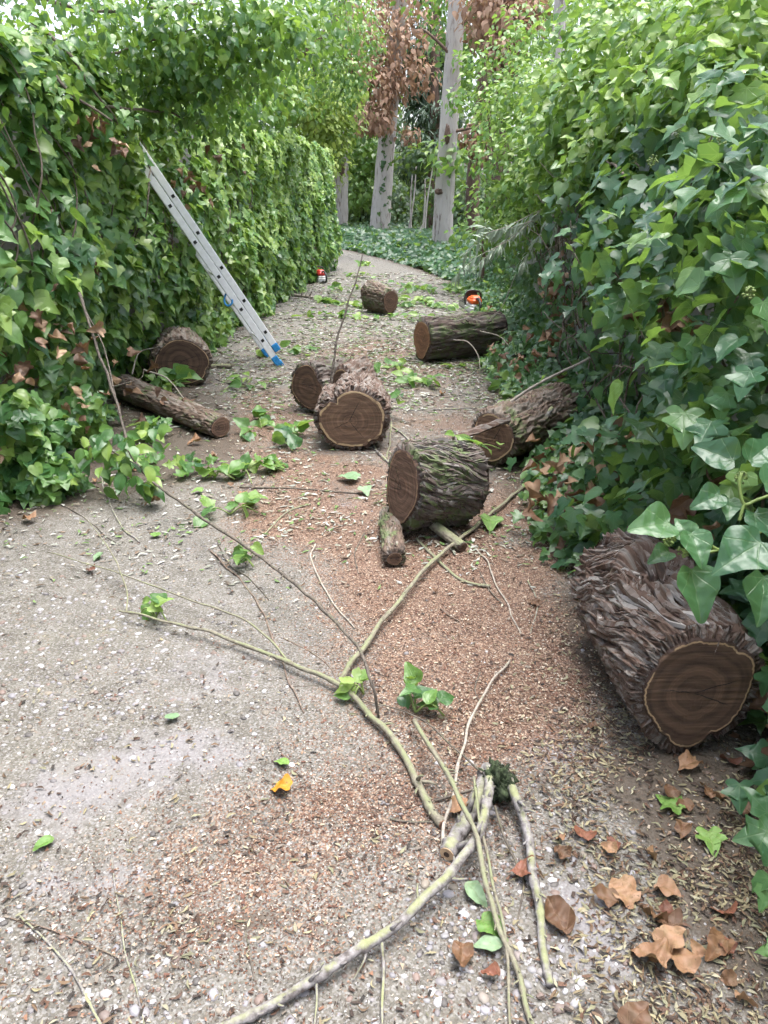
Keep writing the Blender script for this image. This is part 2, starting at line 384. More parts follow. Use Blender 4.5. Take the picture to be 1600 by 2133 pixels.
def branch_mat(name, a, b, moss, amt):
    m = NT(name); p = m.pos(); n1 = m.noise(p, 60.0, 4, 0.6); n2 = m.noise(p, 16.0, 3); n3 = m.noise(p, 260.0, 2)
    c = m.ramp(n1, [(0.32, a), (0.66, b)])
    g = m.n('NewGeometry', out=1); sp = m.t.nodes.new('ShaderNodeSeparateXYZ'); m.put(sp.inputs[0], g)
    k = m.math('ADD', m.math('MULTIPLY', sp.outputs[2], 0.35), m.math('ADD', m.math('MULTIPLY', n2, 0.8), m.math('MULTIPLY', n3, 0.25)))
    c = m.mix(m.math('MULTIPLY', m.ss(k, 0.95 - amt * 0.5, 1.2 - amt * 0.5), 0.85), c, m.mix(n3, moss, tuple(x * 0.6 for x in moss)))
    return m.set(Base_Color=c, Roughness=0.8, Normal=m.bump(m.math('ADD', n1, m.math('MULTIPLY', n3, 0.5)), 0.6, 0.003))
M['br_moss'] = branch_mat('mossy_twig_bark', (0.12, 0.10, 0.075), (0.24, 0.22, 0.165), (0.24, 0.265, 0.135), 0.52)
M['br_grey'] = branch_mat('grey_twig_bark', (0.075, 0.062, 0.058), (0.30, 0.28, 0.28), (0.29, 0.31, 0.14), 0.45)
M['br_dark'] = branch_mat('dark_twig_bark', (0.045, 0.036, 0.03), (0.15, 0.125, 0.10), (0.14, 0.15, 0.08), 0.25)
M['br_red'] = branch_mat('brown_twig_bark', (0.085, 0.055, 0.04), (0.22, 0.165, 0.13), (0.2, 0.2, 0.12), 0.15)
M['br_pale'] = branch_mat('pale_twig_bark', (0.20, 0.17, 0.14), (0.40, 0.36, 0.31), (0.28, 0.3, 0.18), 0.2)
M['end_pale'] = flat('fresh_twig_end', (0.46, 0.32, 0.20), 0.8, var=0.2)
M['end_brown'] = flat('brown_twig_end', (0.20, 0.11, 0.07), 0.8, var=0.2)
M['end_dark'] = flat('dark_pith', (0.05, 0.03, 0.022), 0.9, var=0.2)
M['moss'] = flat('dark_moss', (0.030, 0.044, 0.018), 0.95, var=0.5, scale=60, bump=0.8)
def trunk_mat(name, a, b, fiss):
    m = NT(name); o = m.pos(); v = m.mapping(o, (1, 1, 0.22))
    n1 = m.noise(v, 3.2, 6, 0.65, 0.5); n2 = m.noise(v, 16.0, 5, 0.6); n3 = m.noise(o, 1.1, 3)
    c = m.mix(n3, a, b)
    c = m.mix(m.math('MULTIPLY', m.ss(n2, 0.5, 0.7), 0.5), c, tuple(x * 0.62 for x in a))
    c = m.mix(m.math('MULTIPLY', m.ss(m.math('ADD', m.math('MULTIPLY', n1, 0.6), m.math('MULTIPLY', n2, 0.4)), 0.53, 0.60), 0.75), c, fiss)
    return m.set(Base_Color=c, Roughness=0.9, Normal=m.bump(n2, 0.8, 0.03))
M['trunk_pale'] = trunk_mat('pale_trunk_bark', (0.36, 0.335, 0.315), (0.52, 0.49, 0.465), (0.13, 0.095, 0.078))
M['trunk_brown'] = trunk_mat('brown_trunk_bark', (0.10, 0.065, 0.05), (0.15, 0.10, 0.075), (0.04, 0.028, 0.02))
M['stem'] = branch_mat('ivy_stem_bark', (0.06, 0.047, 0.035), (0.18, 0.145, 0.11), (0.12, 0.13, 0.06), 0.1)
M['stem_green'] = flat('green_shoot', (0.16, 0.22, 0.06), 0.6)

# ------------------------------------------------------------------ ground, path
def grid(xs_lo, xs_hi, ys, nx):
    t = np.linspace(0, 1, nx)
    X = xs_lo[:, None] * (1 - t) + xs_hi[:, None] * t
    Y = np.repeat(ys[:, None], nx, 1)
    n = len(ys); i = np.arange(n - 1)[:, None] * nx; j = np.arange(nx - 1)[None]
    q = np.stack([i + j, i + j + 1, i + nx + j + 1, i + nx + j], -1).reshape(-1, 4)
    return X.ravel(), Y.ravel(), q
gx = np.array([[-600, -600, 0], [600, -600, 0], [600, 900, 0], [-600, 900, 0]], float); gx[:, 2] = -0.015
ground = link('ground', mesh_tris('ground', gx, [[0, 1, 2, 3]], M['soil'])); tag(ground, kind='structure')
XL_y = [-1.6, 3.7, 6, 8.2, 14, 16, 19, 23, 28, 36]; XL_x = [-2.35, -2.2, -2.05, -1.9, -1.5, -1.5, -2.6, -4.6, -7.5, -13]
XR_y = [-1.6, 1.5, 3, 7, 10, 13, 14.2, 16.4, 18.5, 20.7, 22.9, 28, 36]; XR_x = [1.25, 1.2, 1.2, 1.25, 1.3, 1.25, 1.05, 0.59, 0.0, -0.72, -1.5, -4.0, -9.0]
XL = lambda y: np.interp(y, XL_y, XL_x); XR = lambda y: np.interp(y, XR_y, XR_x)
ys = np.concatenate([np.arange(-1.5, 0.5, 0.06), np.arange(0.5, 5, 0.022), np.arange(5, 12, 0.06), np.arange(12, 34.1, 0.25)])
gxv, gyv, gq = grid(XL(ys), XR(ys), ys, 150)
# sawdust patches, soil drifts, worn pale patches: (photo x, y, half width px, half height px, weight)
SAW = [(980, 1240, 230, 150, 1.15), (870, 1130, 170, 90, 0.9), (620, 1080, 120, 50, 0.8), (580, 900, 90, 50, 0.9), (660, 1000, 160, 60, 0.5), (820, 740, 200, 50, 0.75),
       (730, 1000, 160, 70, 0.4), (1090, 1050, 70, 60, 0.85), (930, 880, 130, 60, 0.45), (1120, 1400, 130, 90, 0.6), (960, 1480, 200, 110, 0.55),
       (650, 1730, 330, 160, 0.26), (470, 1870, 260, 120, 0.30), (840, 1620, 200, 120, 0.30), (540, 840, 60, 40, 0.6)]
SOIL = [(1500, 1700, 160, 120, 0.8), (1560, 1950, 150, 200, 0.7), (1330, 1620, 120, 60, 0.45), (430, 1930, 130, 35, 0.5), (560, 1910, 100, 30, 0.4), (150, 960, 260, 60, 0.6),
        (350, 930, 200, 90, 0.55), (1230, 1330, 60, 120, 0.6), (1150, 1010, 90, 60, 0.6), (260, 850, 200, 80, 0.7), (1180, 900, 160, 100, 0.7), (1120, 780, 100, 60, 0.6), (30, 1060, 110, 40, 0.3)]
PALE = [(140, 1660, 200, 90, 0.7), (420, 1400, 150, 70, 0.55), (60, 1850, 160, 70, 0.4), (1160, 1560, 120, 60, 0.8), (1230, 1930, 110, 140, 0.85), (710, 1060, 60, 22, 0.9), (280, 1830, 160, 60, 0.4), (480, 1590, 160, 80, 0.35), (800, 1830, 110, 60, 0.5), (330, 1550, 200, 60, 0.4)]
def blobs(x, y, L):
    px, py, dep = project(np.stack([x, y, 0 * x], -1)); s = np.zeros(len(x))
    for (cx, cy, rx, ry, w) in L:                 # ellipses laid out on the ground plane
        c = G(cx, cy); a = (G(cx + rx, cy) - G(cx - rx, cy))[0] / 2; b = (G(cx, cy - ry) - G(cx, cy + ry))[1] / 2
        s = s + w * np.exp(-(((x - c[0]) / a) ** 2 + ((y - c[1]) / b) ** 2) * 0.9)
    return s
P3 = np.stack([gxv, gyv, 0 * gxv], -1)
gz = 0.004 * fbm(P3 * 3.0, 3) + 0.0016 * fbm(P3 * 28, 3)
ed = np.minimum(gxv - XL(gyv), XR(gyv) - gxv)
soil_a = np.clip(blobs(gxv, gyv, SOIL) + 0.55 * np.exp(-np.maximum(ed, 0) / 0.28) * (gyv > 1.2) + 0.25 * np.exp(-np.maximum(ed, 0) / 0.9), 0, 1)
pme = mesh_tris('path', np.stack([gxv, gyv, gz], -1), gq, M['path'], attrs={'sawdust': np.clip(blobs(gxv, gyv, SAW) * (1.0 + 0.65 * fbm(P3 * 2.6 + 4, 4)), 0, 1.2), 'soil': soil_a, 'pale': np.clip(blobs(gxv, gyv, PALE) - blobs(gxv, gyv, SOIL) * .4, 0, 1)})
path = link('path', pme); tag(path, kind='structure')

# pebbles set in the concrete
def pebble_mesh(seed):
    r = np.random.default_rng(seed)
    lat = [(-0.5, 0.85), (0.0, 1.0), (0.5, 0.82), (0.85, 0.45)]; n = 8; V = []
    for z, rr in lat:
        for k in range(n):
            a = k / n * 2 * math.pi; q = rr * (1 + 0.1 * r.normal()); V.append((q * math.cos(a), q * math.sin(a) * 0.75, z * 0.45))
    V.append((0, 0, 0.44)); T = []
    for i in range(3):
        for k in range(n):
            a, b = i * n + k, i * n + (k + 1) % n; T += [(a, b, b + n), (a, b + n, a + n)]
    for k in range(n): T.append((3 * n + k, 3 * n + (k + 1) % n, 4 * n))
    return np.array(V), np.array(T)
PEB = [pebble_mesh(s) for s in range(4)]
def stone_mat(per):
    m = NT('pebble_stone' + ('_single' if per else '')); 
    c = m.ramp(m.rnd(), [(0, (0.21, 0.195, 0.20)), (0.35, (0.28, 0.27, 0.29)), (0.6, (0.24, 0.205, 0.17)), (0.78, (0.38, 0.37, 0.38)), (0.93, (0.20, 0.15, 0.13)), (1, (0.12, 0.11, 0.105))]) if per else m.attr('col', 0)
    nz = m.noise(m.pos(), 150.0, 4); c = m.mix(m.math('MULTIPLY', nz, 0.5), c, m.mix(1.0, c, (0.6, 0.58, 0.55), 'MULTIPLY'))
    return m.set(Base_Color=c, Roughness=0.6)
M['stone'] = stone_mat(False); M['stone_o'] = stone_mat(True)
def scatter_path(n, ymax, dens=None, ymin=0.75):
    pts = []
    while sum(len(p) for p in pts) < n:
        px = RNG.uniform(-350, 1950, n); py = ymin_px + (RNG.uniform(0, 1, n)) * (2900 - ymin_px)
        d = (py - CY) / FPX; ang = PITCH + np.arctan(d); y = EYE / np.tan(ang)
        dep = y * _cp + EYE * _sp; x = (px - CX) / FPX * dep
        k = (y < ymax) & (x > XL(y) + 0.02) & (x < XR(y))
        x, y = x[k], y[k]
        if dens is not None:
            kk = RNG.uniform(0, 1, len(x)) < dens(x, y); x, y = x[kk], y[kk]
        pts.append(np.stack([x, y], -1))
    return np.concatenate(pts)[:n]
ymin_px = 560
def rotz(a):
    c, s = np.cos(a), np.sin(a); z = 0 * a; o = z + 1
    return np.stack([np.stack([c, -s, z], -1), np.stack([s, c, z], -1), np.stack([z, z, o], -1)], -2)
def blob_scatter(tmpls, pos, R, S, which):
    Vs, Ts, idx, n = [], [], [], 0
    for k, (V, T) in enumerate(tmpls):
        m = np.where(which == k)[0]
        if not len(m): continue
        Q = np.einsum('nij,vj->nvi', R[m], V) * (S[m][:, None, None] if S.ndim == 1 else S[m][:, None, :]) + pos[m][:, None]
        Vs.append(Q.reshape(-1, 3)); Ts.append((T[None] + (n + np.arange(len(m)) * len(V))[:, None, None]).reshape(-1, 3))
        n += len(m) * len(V); idx.append(np.repeat(m, len(V)))
    return np.concatenate(Vs), np.concatenate(Ts), np.concatenate(idx)
def peb_density(x, y):
    px, py, _ = project(np.stack([x, y, 0 * x], -1))
    a = 0.16 + 0.9 * np.exp(-((px - 150) / 350) ** 2 - ((py - 1330) / 170) ** 2) + 0.9 * np.exp(-((px - 1080) / 170) ** 2 - ((py - 1900) / 200) ** 2)
    return np.clip(a - 0.6 * np.clip(blobs(x, y, SAW), 0, 1) - 0.4 * np.clip(blobs(x, y, SOIL), 0, 1), 0.05, 1)
pp = scatter_path(5600, 6.0, peb_density)
ps = np.clip(RNG.lognormal(-5.15, 0.45, len(pp)), 0.0025, 0.0145)
ppx, ppy, pdep = project(np.column_stack([pp, 0 * pp[:, 0]]))
order = np.argsort(-ps / pdep); big = order[:220]; rest = order[220:]
pz = 0.0005 - 0.10 * ps
pos = np.column_stack([pp, pz])
PC = np.array([(0.21, 0.195, 0.20), (0.27, 0.26, 0.28), (0.22, 0.19, 0.155), (0.33, 0.32, 0.33), (0.46, 0.45, 0.46), (0.19, 0.14, 0.12), (0.11, 0.10, 0.095)])
rot = rotz(RNG.uniform(0, 6.28, len(pp))); wh = RNG.integers(0, 4, len(pp))
V, T, ix = blob_scatter(PEB, pos[rest], rot[rest], ps[rest], wh[rest])
pc = PC[RNG.integers(0, len(PC), len(rest))] * RNG.uniform(0.75, 1.1, (len(rest), 1))
o = link('pebbles', mesh_tris('pebbles', V, T, M['stone'], cols=pc[ix]), path); tag(o, kind='stuff')
peb_me = [mesh_tris('pebble', V, T, M['stone_o']) for V, T in PEB]
for i in big:
    o = link('pebble', peb_me[wh[i]], path, pos[i]); o.scale = (ps[i],) * 3; o.rotation_euler = (0, 0, random.uniform(0, 6.28))

# sawdust chips and crumbs of leaf litter: real flakes too many to count
FL = (np.array([[-0.5, -0.2, 0], [0.5, -0.25, 0.1], [0.55, 0.2, 0], [-0.45, 0.25, 0.18]]), np.array([[0, 1, 2], [0, 2, 3]]))
FL2 = (np.array([[-0.5, -0.5, 0], [0.5, -0.35, 0.2], [0.2, 0.5, 0.0]]), np.array([[0, 1, 2]]))
SL = (np.array([[-0.5, 0, 0], [-0.15, -0.11, 0.06], [0.2, -0.10, 0.1], [0.5, 0.02, 0.02], [0.2, 0.12, 0.05], [-0.15, 0.12, 0.0]]), np.array([[0, 1, 5], [1, 2, 4], [1, 4, 5], [2, 3, 4]]))
def curl_leaf(seed):
    r = np.random.default_rng(seed); V = []; w = r.uniform(.09, .17); b = r.normal(0, .12); k = r.uniform(-.35, .45); cup = r.uniform(-.5, 1.2)
    for t in (0, .18, .42, .68, .88, 1.0):
        ww = w * math.sin(math.pi * min(max(t, .04), .97)) ** .7 * (1 + .2 * r.normal()); x = t - .5; y = b * math.sin(math.pi * t); z = k * (x * x) + .02 * r.normal()
        V += [(x, y - ww, z + cup * ww), (x, y, z), (x, y + ww, z + cup * ww * r.uniform(.3, 1))]
    T = []
    for i in range(5):
        for j in (0, 1): a = i * 3 + j; T += [(a, a + 3, a + 4), (a, a + 4, a + 1)]
    return np.array(V), np.array(T)
SLS = [curl_leaf(s_) for s_ in range(10)]
ND = (np.array([[-.5, 0, 0], [0, .05, .03], [.5, -.02, 0], [.5, .01, .03], [0, .09, .05], [-.5, .03, .02]]), np.array([[0, 1, 4], [0, 4, 5], [1, 2, 3], [1, 3, 4]]))
def tilt(n, amt):
    a = rotz(RNG.uniform(0, 6.28, n)); b = RNG.normal(0, amt, n); c, s = np.cos(b), np.sin(b); z = 0 * b; o = z + 1
    X = np.stack([np.stack([o, z, z], -1), np.stack([z, c, -s], -1), np.stack([z, s, c], -1)], -2)
    return np.einsum('nij,njk->nik', a, X)
def flakes(name, n, ymax, dens, tm, smin, smax, pal, amt=0.25, z=0.003, label=None):
    dn = lambda x, y: dens(x, y) * np.clip(0.62 + 1.2 * fbm(np.stack([x * 3.2, y * 3.2, 0 * x + len(name)], -1), 3), 0.24, 1.0)
    p = scatter_path(n, ymax, dn); n = len(p)
    S = RNG.uniform(smin, smax, n); dep = project(np.column_stack([p, 0 * p[:, 0]]))[2]
    S *= 1 + 0.12 * np.maximum(dep - 3, 0)
    pal = np.array(pal); c = pal[RNG.integers(0, len(pal), n)] * RNG.uniform(0.65, 1.2, (n, 1))
    V, T, ix = blob_scatter(tm, np.column_stack([p, np.full(n, z) + S * 0.1]), tilt(n, amt), S, RNG.integers(0, len(tm), n))
    o = link(name, mesh_tris(name, V, T, M['litter'], cols=np.clip(c[ix], 0, 1), smooth=False)); tag(o, label, None, None, 'stuff')
    return o
sawd = lambda x, y: np.clip(blobs(x, y, SAW), 0.04, 1)
flakes('sawdust', 44200, 9, sawd, [FL, FL2], 0.002, 0.0075, [(0.17, 0.080, 0.048), (0.12, 0.053, 0.031), (0.23, 0.125, 0.08), (0.34, 0.24, 0.175), (0.08, 0.034, 0.022), (0.5, 0.44, 0.37)], 0.5, 0.002, 'reddish brown sawdust and chips strewn over the path')
flakes('grit', 15600, 7, lambda x, y: np.full(len(x), 0.8), [FL, FL2], 0.0018, 0.006, [(0.32, 0.315, 0.32), (0.22, 0.21, 0.205), (0.035, 0.027, 0.02), (0.075, 0.05, 0.036), (0.18, 0.14, 0.105), (0.44, 0.43, 0.41), (0.05, 0.034, 0.026), (0.12, 0.06, 0.038)], 0.5, 0.002, 'fine pale and dark grit over the concrete')
lit1 = lambda x, y: np.clip(0.045 + 1.3 * blobs(x, y, [(1480, 1850, 200, 330, 1), (1300, 1620, 140, 100, .9), (1190, 1150, 90, 120, .5), (1230, 1450, 80, 120, .4)]) + 0.22 * blobs(x, y, SOIL), 0, 1)
flakes('leaf_litter', 11050, 8, lit1, SLS, 0.006, 0.025, [(0.25, 0.22, 0.13), (0.30, 0.265, 0.16), (0.20, 0.16, 0.095), (0.13, 0.085, 0.05), (0.32, 0.30, 0.21), (0.06, 0.036, 0.024), (0.10, 0.052, 0.032), (0.22, 0.215, 0.135), (0.045, 0.03, 0.022), (0.16, 0.10, 0.06)], 0.4, 0.004, 'pale dry narrow leaves and crumbs littering the path')
flakes('wood_chips', 6500, 10, lambda x, y: np.clip(.015 + 1.0 * blobs(x, y, SAW[:12]), 0, 1), [FL, FL2, ND], 0.004, 0.013, [(0.30, 0.20, 0.135), (0.42, 0.33, 0.24), (0.20, 0.105, 0.065), (0.5, 0.43, 0.34), (0.13, 0.06, 0.04)], 0.5, 0.003, 'pale and reddish wood chips thrown out around the logs')
flakes('bark_crumbs', 6240, 10, lambda x, y: np.clip(.35 + .5 * blobs(x, y, SAW) + .5 * blobs(x, y, SOIL), 0, 1), [ND, ND, FL], 0.005, 0.017, [(0.05, 0.032, 0.024), (0.09, 0.05, 0.034), (0.13, 0.07, 0.045), (0.028, 0.022, 0.018), (0.2, 0.17, 0.14)], 0.3, 0.003, 'dark bark crumbs and needle bits scattered over the path')
def lit2(x, y): return np.clip((0.07 * sstep(y, 2.4, 3.4) + 0.93 * sstep(y, 4.5, 7)) * (0.35 + 0.65 * np.exp(-((x - 0.1) / 1.4) ** 2)), 0, 1)
flakes('leafy_debris', 18200, 15, lit2, SLS, 0.018, 0.040, [(0.30, 0.32, 0.26), (0.42, 0.44, 0.39), (0.3, 0.27, 0.21), (0.12, 0.21, 0.06), (0.2, 0.15, 0.11), (0.46, 0.46, 0.43), (0.16, 0.26, 0.08), (0.13, 0.09, 0.06)], 0.3, 0.004, 'silvery and green leaf scraps strewn over the far path')
# ------------------------------------------------------------------ logs
def make_log(name, label, fc, bc, R, bark, cut, prof=((2, .05, .4), (3, .03, 1.0), (5, .02, 2.)), notches=(), sx=1.0, sz=1.0, amp=0.014,
             twist=0.0, taper=0.0, stretch=6.0, freq=5.0, strips=0, parts=False, strip_len=(0.05, 0.14), strip_w=0.016, seed=0, knots=(),
             nt=150, ns=70, drop=True, rough_end=False, group='sawn logs lying on the path', bark_t=0.06, cat='log'):
    r_ = np.random.default_rng(100 + seed); fc = np.array(fc, float); bc = np.array(bc, float)
    a = unit(bc - fc); L = np.linalg.norm(bc - fc)
    e1 = unit(np.cross(a, [0, 0, 1.0])); e2 = np.cross(e1, a)
    def base_r(th, s):
        r = np.ones_like(th)
        for k, am, ph in prof: r = r + am * np.cos(k * (th - ph))
        for (t0, w, dp) in notches:
            d = (th - t0 + math.pi) % (2 * math.pi) - math.pi; r = r - dp * np.exp(-(d / w) ** 2)
        return R * r * (1 + taper * s)
    def disp(th, s):
        tt = th + twist * s * L / R
        z = s * L / R
        q = np.stack([np.cos(tt), np.sin(tt), z / stretch + seed * 3.1], -1)
        wv = 0.16 * perlin(np.stack([np.cos(th) * 1.3, np.sin(th) * 1.3, z * 0.7 + seed], -1))
        tt2 = tt + wv; q = np.stack([np.cos(tt2), np.sin(tt2), z / stretch + seed * 3.1], -1)
        n1 = perlin(q * freq); n2 = perlin(q * freq * 2.3 + 9); n3 = perlin(np.stack([np.cos(tt2) * freq * 4, np.sin(tt2) * freq * 4, z * 2.2], -1))
        d = amp * (0.9 * (1 - 2.2 * np.abs(n1)) + 0.5 * (1 - 2 * np.abs(n2)) + 0.35 * n3)
        d = d + R * 0.05 * perlin(np.stack([np.cos(th) * 1.5, np.sin(th) * 1.5, z * 0.9 + seed * 2], -1))
        for (t0, s0, rw, dep) in knots:
            dt = ((th - t0 + math.pi) % (2 * math.pi) - math.pi) * R; ds = (s - s0) * L; rr = np.sqrt(dt ** 2 + (ds * 0.8) ** 2)
            d = d - dep * np.exp(-(rr / rw) ** 2) + dep * 0.5 * np.exp(-((rr - rw * 1.8) / (rw * 0.7)) ** 2)
        return d
    th = np.linspace(0, 2 * math.pi, nt, endpoint=False); s = np.linspace(0, 1, ns)
    TH, S = np.meshgrid(th, s); TH = TH.ravel(); S = S.ravel()
    RR = base_r(TH, S) + disp(TH, S)
    def place(th, s, r):
        return fc + a * (L * s)[:, None] + (r * np.cos(th) * sx)[:, None] * e1 + (r * np.sin(th) * sz)[:, None] * e2
    V = place(TH, S, RR)
    jag = 0.006 * r_.normal(size=nt); V[:nt] += a * jag[:, None]; V[-nt:] += a * (jag * 2)[:, None]
    shift = 0.0
    if drop: shift = -np.quantile(V[:, 2], 0.012); 
    up = np.array([0, 0, shift]); fc = fc + up; bc = bc + up; V = V + up   # place() now starts from the lowered centre
    i = np.arange(ns - 1)[:, None] * nt; j = np.arange(nt)[None]; j2 = (j + 1) % nt
    A, B, C, D = i + j, i + j2, i + nt + j2, i + nt + j
    F = np.concatenate([np.stack([A, C, B], -1).reshape(-1, 3), np.stack([A, D, C], -1).reshape(-1, 3)])
    k = len(V); V = np.vstack([V, fc, bc]); jj = np.arange(nt); jn = (jj + 1) % nt
    F = np.concatenate([F, np.stack([np.full(nt, k), jj, jn], -1), np.stack([np.full(nt, k + 1), (ns - 1) * nt + jn, (ns - 1) * nt + jj], -1)])
    root = fc.copy(); root[2] = 0; root[:2] = (fc[:2] + bc[:2]) / 2
    E = empty(name, root, label, cat, group)
    tl = TH + twist * S * L / R
    lc = np.stack([np.cos(tl) * R, np.sin(tl) * R, S * L + seed], -1); lc = np.vstack([lc, [[0, 0, seed], [0, 0, seed + L]]])
    link('bark', mesh_tris('bark', V - root, F[:, ::-1], M[bark], vecs={'lc': lc}), E)
    # sawn faces
    for end in (0, 1):
        nr = 20; rn = np.linspace(0, 1, nr + 1)[1:]
        s0 = np.full(nt, float(end)); ri = (base_r(th, s0) * (1 - bark_t) + 0.10 * disp(th, s0))
        pith = np.array([0.12 * R * math.cos(seed * 2.0 + 1), 0.1 * R * math.sin(seed + 2)])
        PV = [np.array([[0.0, 0.0]])]; RN = [np.zeros(1)]
        for q in rn:
            x = ri * np.cos(th) * sx * q; y = ri * np.sin(th) * sz * q
            PV.append(np.stack([x, y], -1)); RN.append(np.full(nt, q))
        PV = np.concatenate(PV); RN = np.concatenate(RN)
        dz = 0.0016 * perlin(np.column_stack([PV * np.array([8, 90]), np.full(len(PV), seed * 5.0)]))
        cen = fc - a * 0.012 if end == 0 else bc + a * 0.022
        VV = cen + PV[:, :1] * e1 + PV[:, 1:] * e2 + dz[:, None] * a
        TT = [np.stack([np.zeros(nt, int), 1 + jj, 1 + jn], -1)]
        for q in range(nr - 1):
            b0 = 1 + q * nt; TT += [np.stack([b0 + jj, b0 + nt + jj, b0 + nt + jn], -1), np.stack([b0 + jj, b0 + nt + jn, b0 + jn], -1)]
        # give the sawn disc a rim that runs back under the bark
        b0 = 1 + (nr - 1) * nt; n0 = len(VV); VV = np.vstack([VV, VV[b0:b0 + nt] + a * (0.03 if end == 0 else -0.03)])
        TT += [np.stack([b0 + jj, n0 + jj, n0 + jn], -1), np.stack([b0 + jj, n0 + jn, b0 + jn], -1)]
        TT = np.concatenate(TT); RNx = np.concatenate([RN, np.ones(nt)]); FC = np.column_stack([np.vstack([PV, PV[-nt:]]) - pith, np.zeros(len(VV))])
        if end == 1: TT = TT[:, ::-1]
        link('cut_face', mesh_tris('cut_face', VV - root, TT, M[cut], attrs={'rn': RNx}, vecs={'fc': FC}), E)
    # ridges of bark that follow the grain over the curve of the log
    if strips:
        def ridge(t0, s0, ln_, w_, h_, ns_=8):
            tt = np.zeros(ns_); ss_ = np.zeros(ns_); half = ns_ // 2; st = ln_ / (ns_ - 1)
            tt[half] = t0; ss_[half] = s0
            for dr in (1, -1):
                t_, s_ = t0, s0
                for k in range(half + dr, ns_ if dr > 0 else -1, dr):
                    ag = -math.atan(twist) + 0.75 * perlin(np.array([[math.cos(t_) * 1.7, math.sin(t_) * 1.7, s_ * L / R * 1.1 + seed]]))[0]
                    for (k0, k1, rw, dep) in knots:
                        d_t = ((t_ - k0 + math.pi) % (2 * math.pi) - math.pi) * R; d_s = (s_ - k1) * L
                        if dep > 0: ag += 1.0 * math.exp(-(math.hypot(d_t, d_s) / (rw * 2.4)) ** 2) * math.tanh(d_t * d_s / (rw * rw) * 2)
                    t_ += dr * math.sin(ag) * st / R; s_ += dr * math.cos(ag) * st / L
                    tt[k] = t_; ss_[k] = min(max(s_, 0.003), 0.997)
            q = np.linspace(0, 1, ns_); env = np.sin(math.pi * (0.05 + 0.90 * q)) ** 0.8
            wob = 1 + 0.3 * r_.normal(size=ns_); ww = w_ * env * wob * 0.5; hh = h_ * env * (1 + 0.25 * r_.normal(size=ns_))
            c_ = base_r(tt, ss_) + disp(tt, ss_); c_ = (c_ + np.roll(c_, 1) + np.roll(c_, -1)) / 3 if ns_ > 4 else c_; c_[0] = base_r(tt[:1], ss_[:1])[0]; c_[-1] = base_r(tt[-1:], ss_[-1:])[0]
            V_ = np.stack([place(tt - ww / c_, ss_, c_ - .006), place(tt - ww * .55 / c_, ss_, c_ + hh), place(tt + ww * .6 / c_, ss_, c_ + hh * .85), place(tt + ww / c_, ss_, c_ - .006)], 1).reshape(-1, 3)
            T_ = []
            for k in range(ns_ - 1):
                for m_ in range(3):
                    x_, y_ = k * 4 + m_, k * 4 + m_ + 1; T_ += [(x_, y_, y_ + 4), (x_, y_ + 4, x_ + 4)]
            T_ += [(0, 1, 2), (0, 2, 3)]; e_ = (ns_ - 1) * 4; T_ += [(e_, e_ + 2, e_ + 1), (e_, e_ + 3, e_ + 2)]
            lc_ = np.repeat(np.stack([np.cos(tt) * R, np.sin(tt) * R, ss_ * L + seed + r_.uniform(0, 3)], -1), 4, 0) + r_.uniform(-.02, .02, 3)
            return V_ - root, np.array(T_), lc_
        def spot():
            while True:
                t0 = r_.uniform(-0.5, math.pi + 0.5) if r_.random() < .8 else r_.uniform(0, 6.28); s0 = r_.uniform(.04, .96)
                if all(dep < 0 or math.hypot(((t0 - k0 + math.pi) % (2 * math.pi) - math.pi) * R, (s0 - k1) * L) > rw * 1.25 for (k0, k1, rw, dep) in knots): return t0, s0
        if parts:
            for q in range(strips):
                t0, s0 = spot(); V_, T_, lc_ = ridge(t0, s0, r_.uniform(*strip_len), strip_w * r_.uniform(.6, 1.5), r_.uniform(.003, .009))
                link('bark_ridge', mesh_tris('bark_ridge', V_, T_, M[bark + '_o'], vecs={'lc': lc_}, smooth=False), E)
        VV, TT, LL, nn = [], [], [], 0
        for q in range(strips * (2 if parts else 1)):
            t0, s0 = spot(); k_ = .45 if parts else 1.0
            V_, T_, lc_ = ridge(t0, s0, r_.uniform(*strip_len) * (.7 if parts else 1), strip_w * k_ * r_.uniform(.5, 1.4), r_.uniform(.002, .008), 6)
            VV.append(V_); TT.append(T_ + nn); LL.append(lc_); nn += len(V_)
        ob = link('bark_fibres', mesh_tris('bark_fibres', np.concatenate(VV), np.concatenate(TT), M[bark], smooth=False, vecs={'lc': np.concatenate(LL)}), E); tag(ob, kind='stuff')
    return E, (fc, bc, a, e1, e2, base_r, root)

def gl(px, py, z): return G(px, py, z)
LOG1 = make_log('log', 'big shaggy-barked log with a knot hole under the foreground ivy at the right', (0.815, 1.665, .16), (0.79, 2.25, .16), 0.158, 'bark_a', 'cut_dark',
         prof=((1, .04, 2.4), (2, .05, 1.3), (3, .05, 0.6), (5, .03, 2.0)), notches=((0.95, .16, .10), (5.1, .12, .10), (4.2, .1, .05)), sx=0.97, sz=1.06, amp=0.024, twist=-0.22, freq=6.5, stretch=7.0,
         strips=290, parts=True, strip_len=(0.09, 0.26), strip_w=0.017, seed=1, knots=((1.72, 0.52, 0.042, 0.075), (2.9, 0.42, 0.02, -0.02)), nt=380, ns=190, taper=0.02)
f2 = W(841, 1030, 3.32)
LOG2 = make_log('log', 'squat mossy log propped on a short stub in mid path, sawn face turned left', (f2[0], f2[1], .20), (f2[0] + .29, f2[1] + .16, .16), 0.149, 'bark_b', 'cut_red',
         prof=((2, .10, 1.4), (3, .04, 0.2), (5, .02, 1.)), sx=0.98, sz=1.08, amp=0.017, twist=0.30, freq=4.5, stretch=6.0, strips=230, parts=True, strip_len=(0.06, 0.16), strip_w=0.016, seed=2, nt=220, ns=120, notches=((4.0, .2, .06),))
f3 = G(1026, 922, .14)
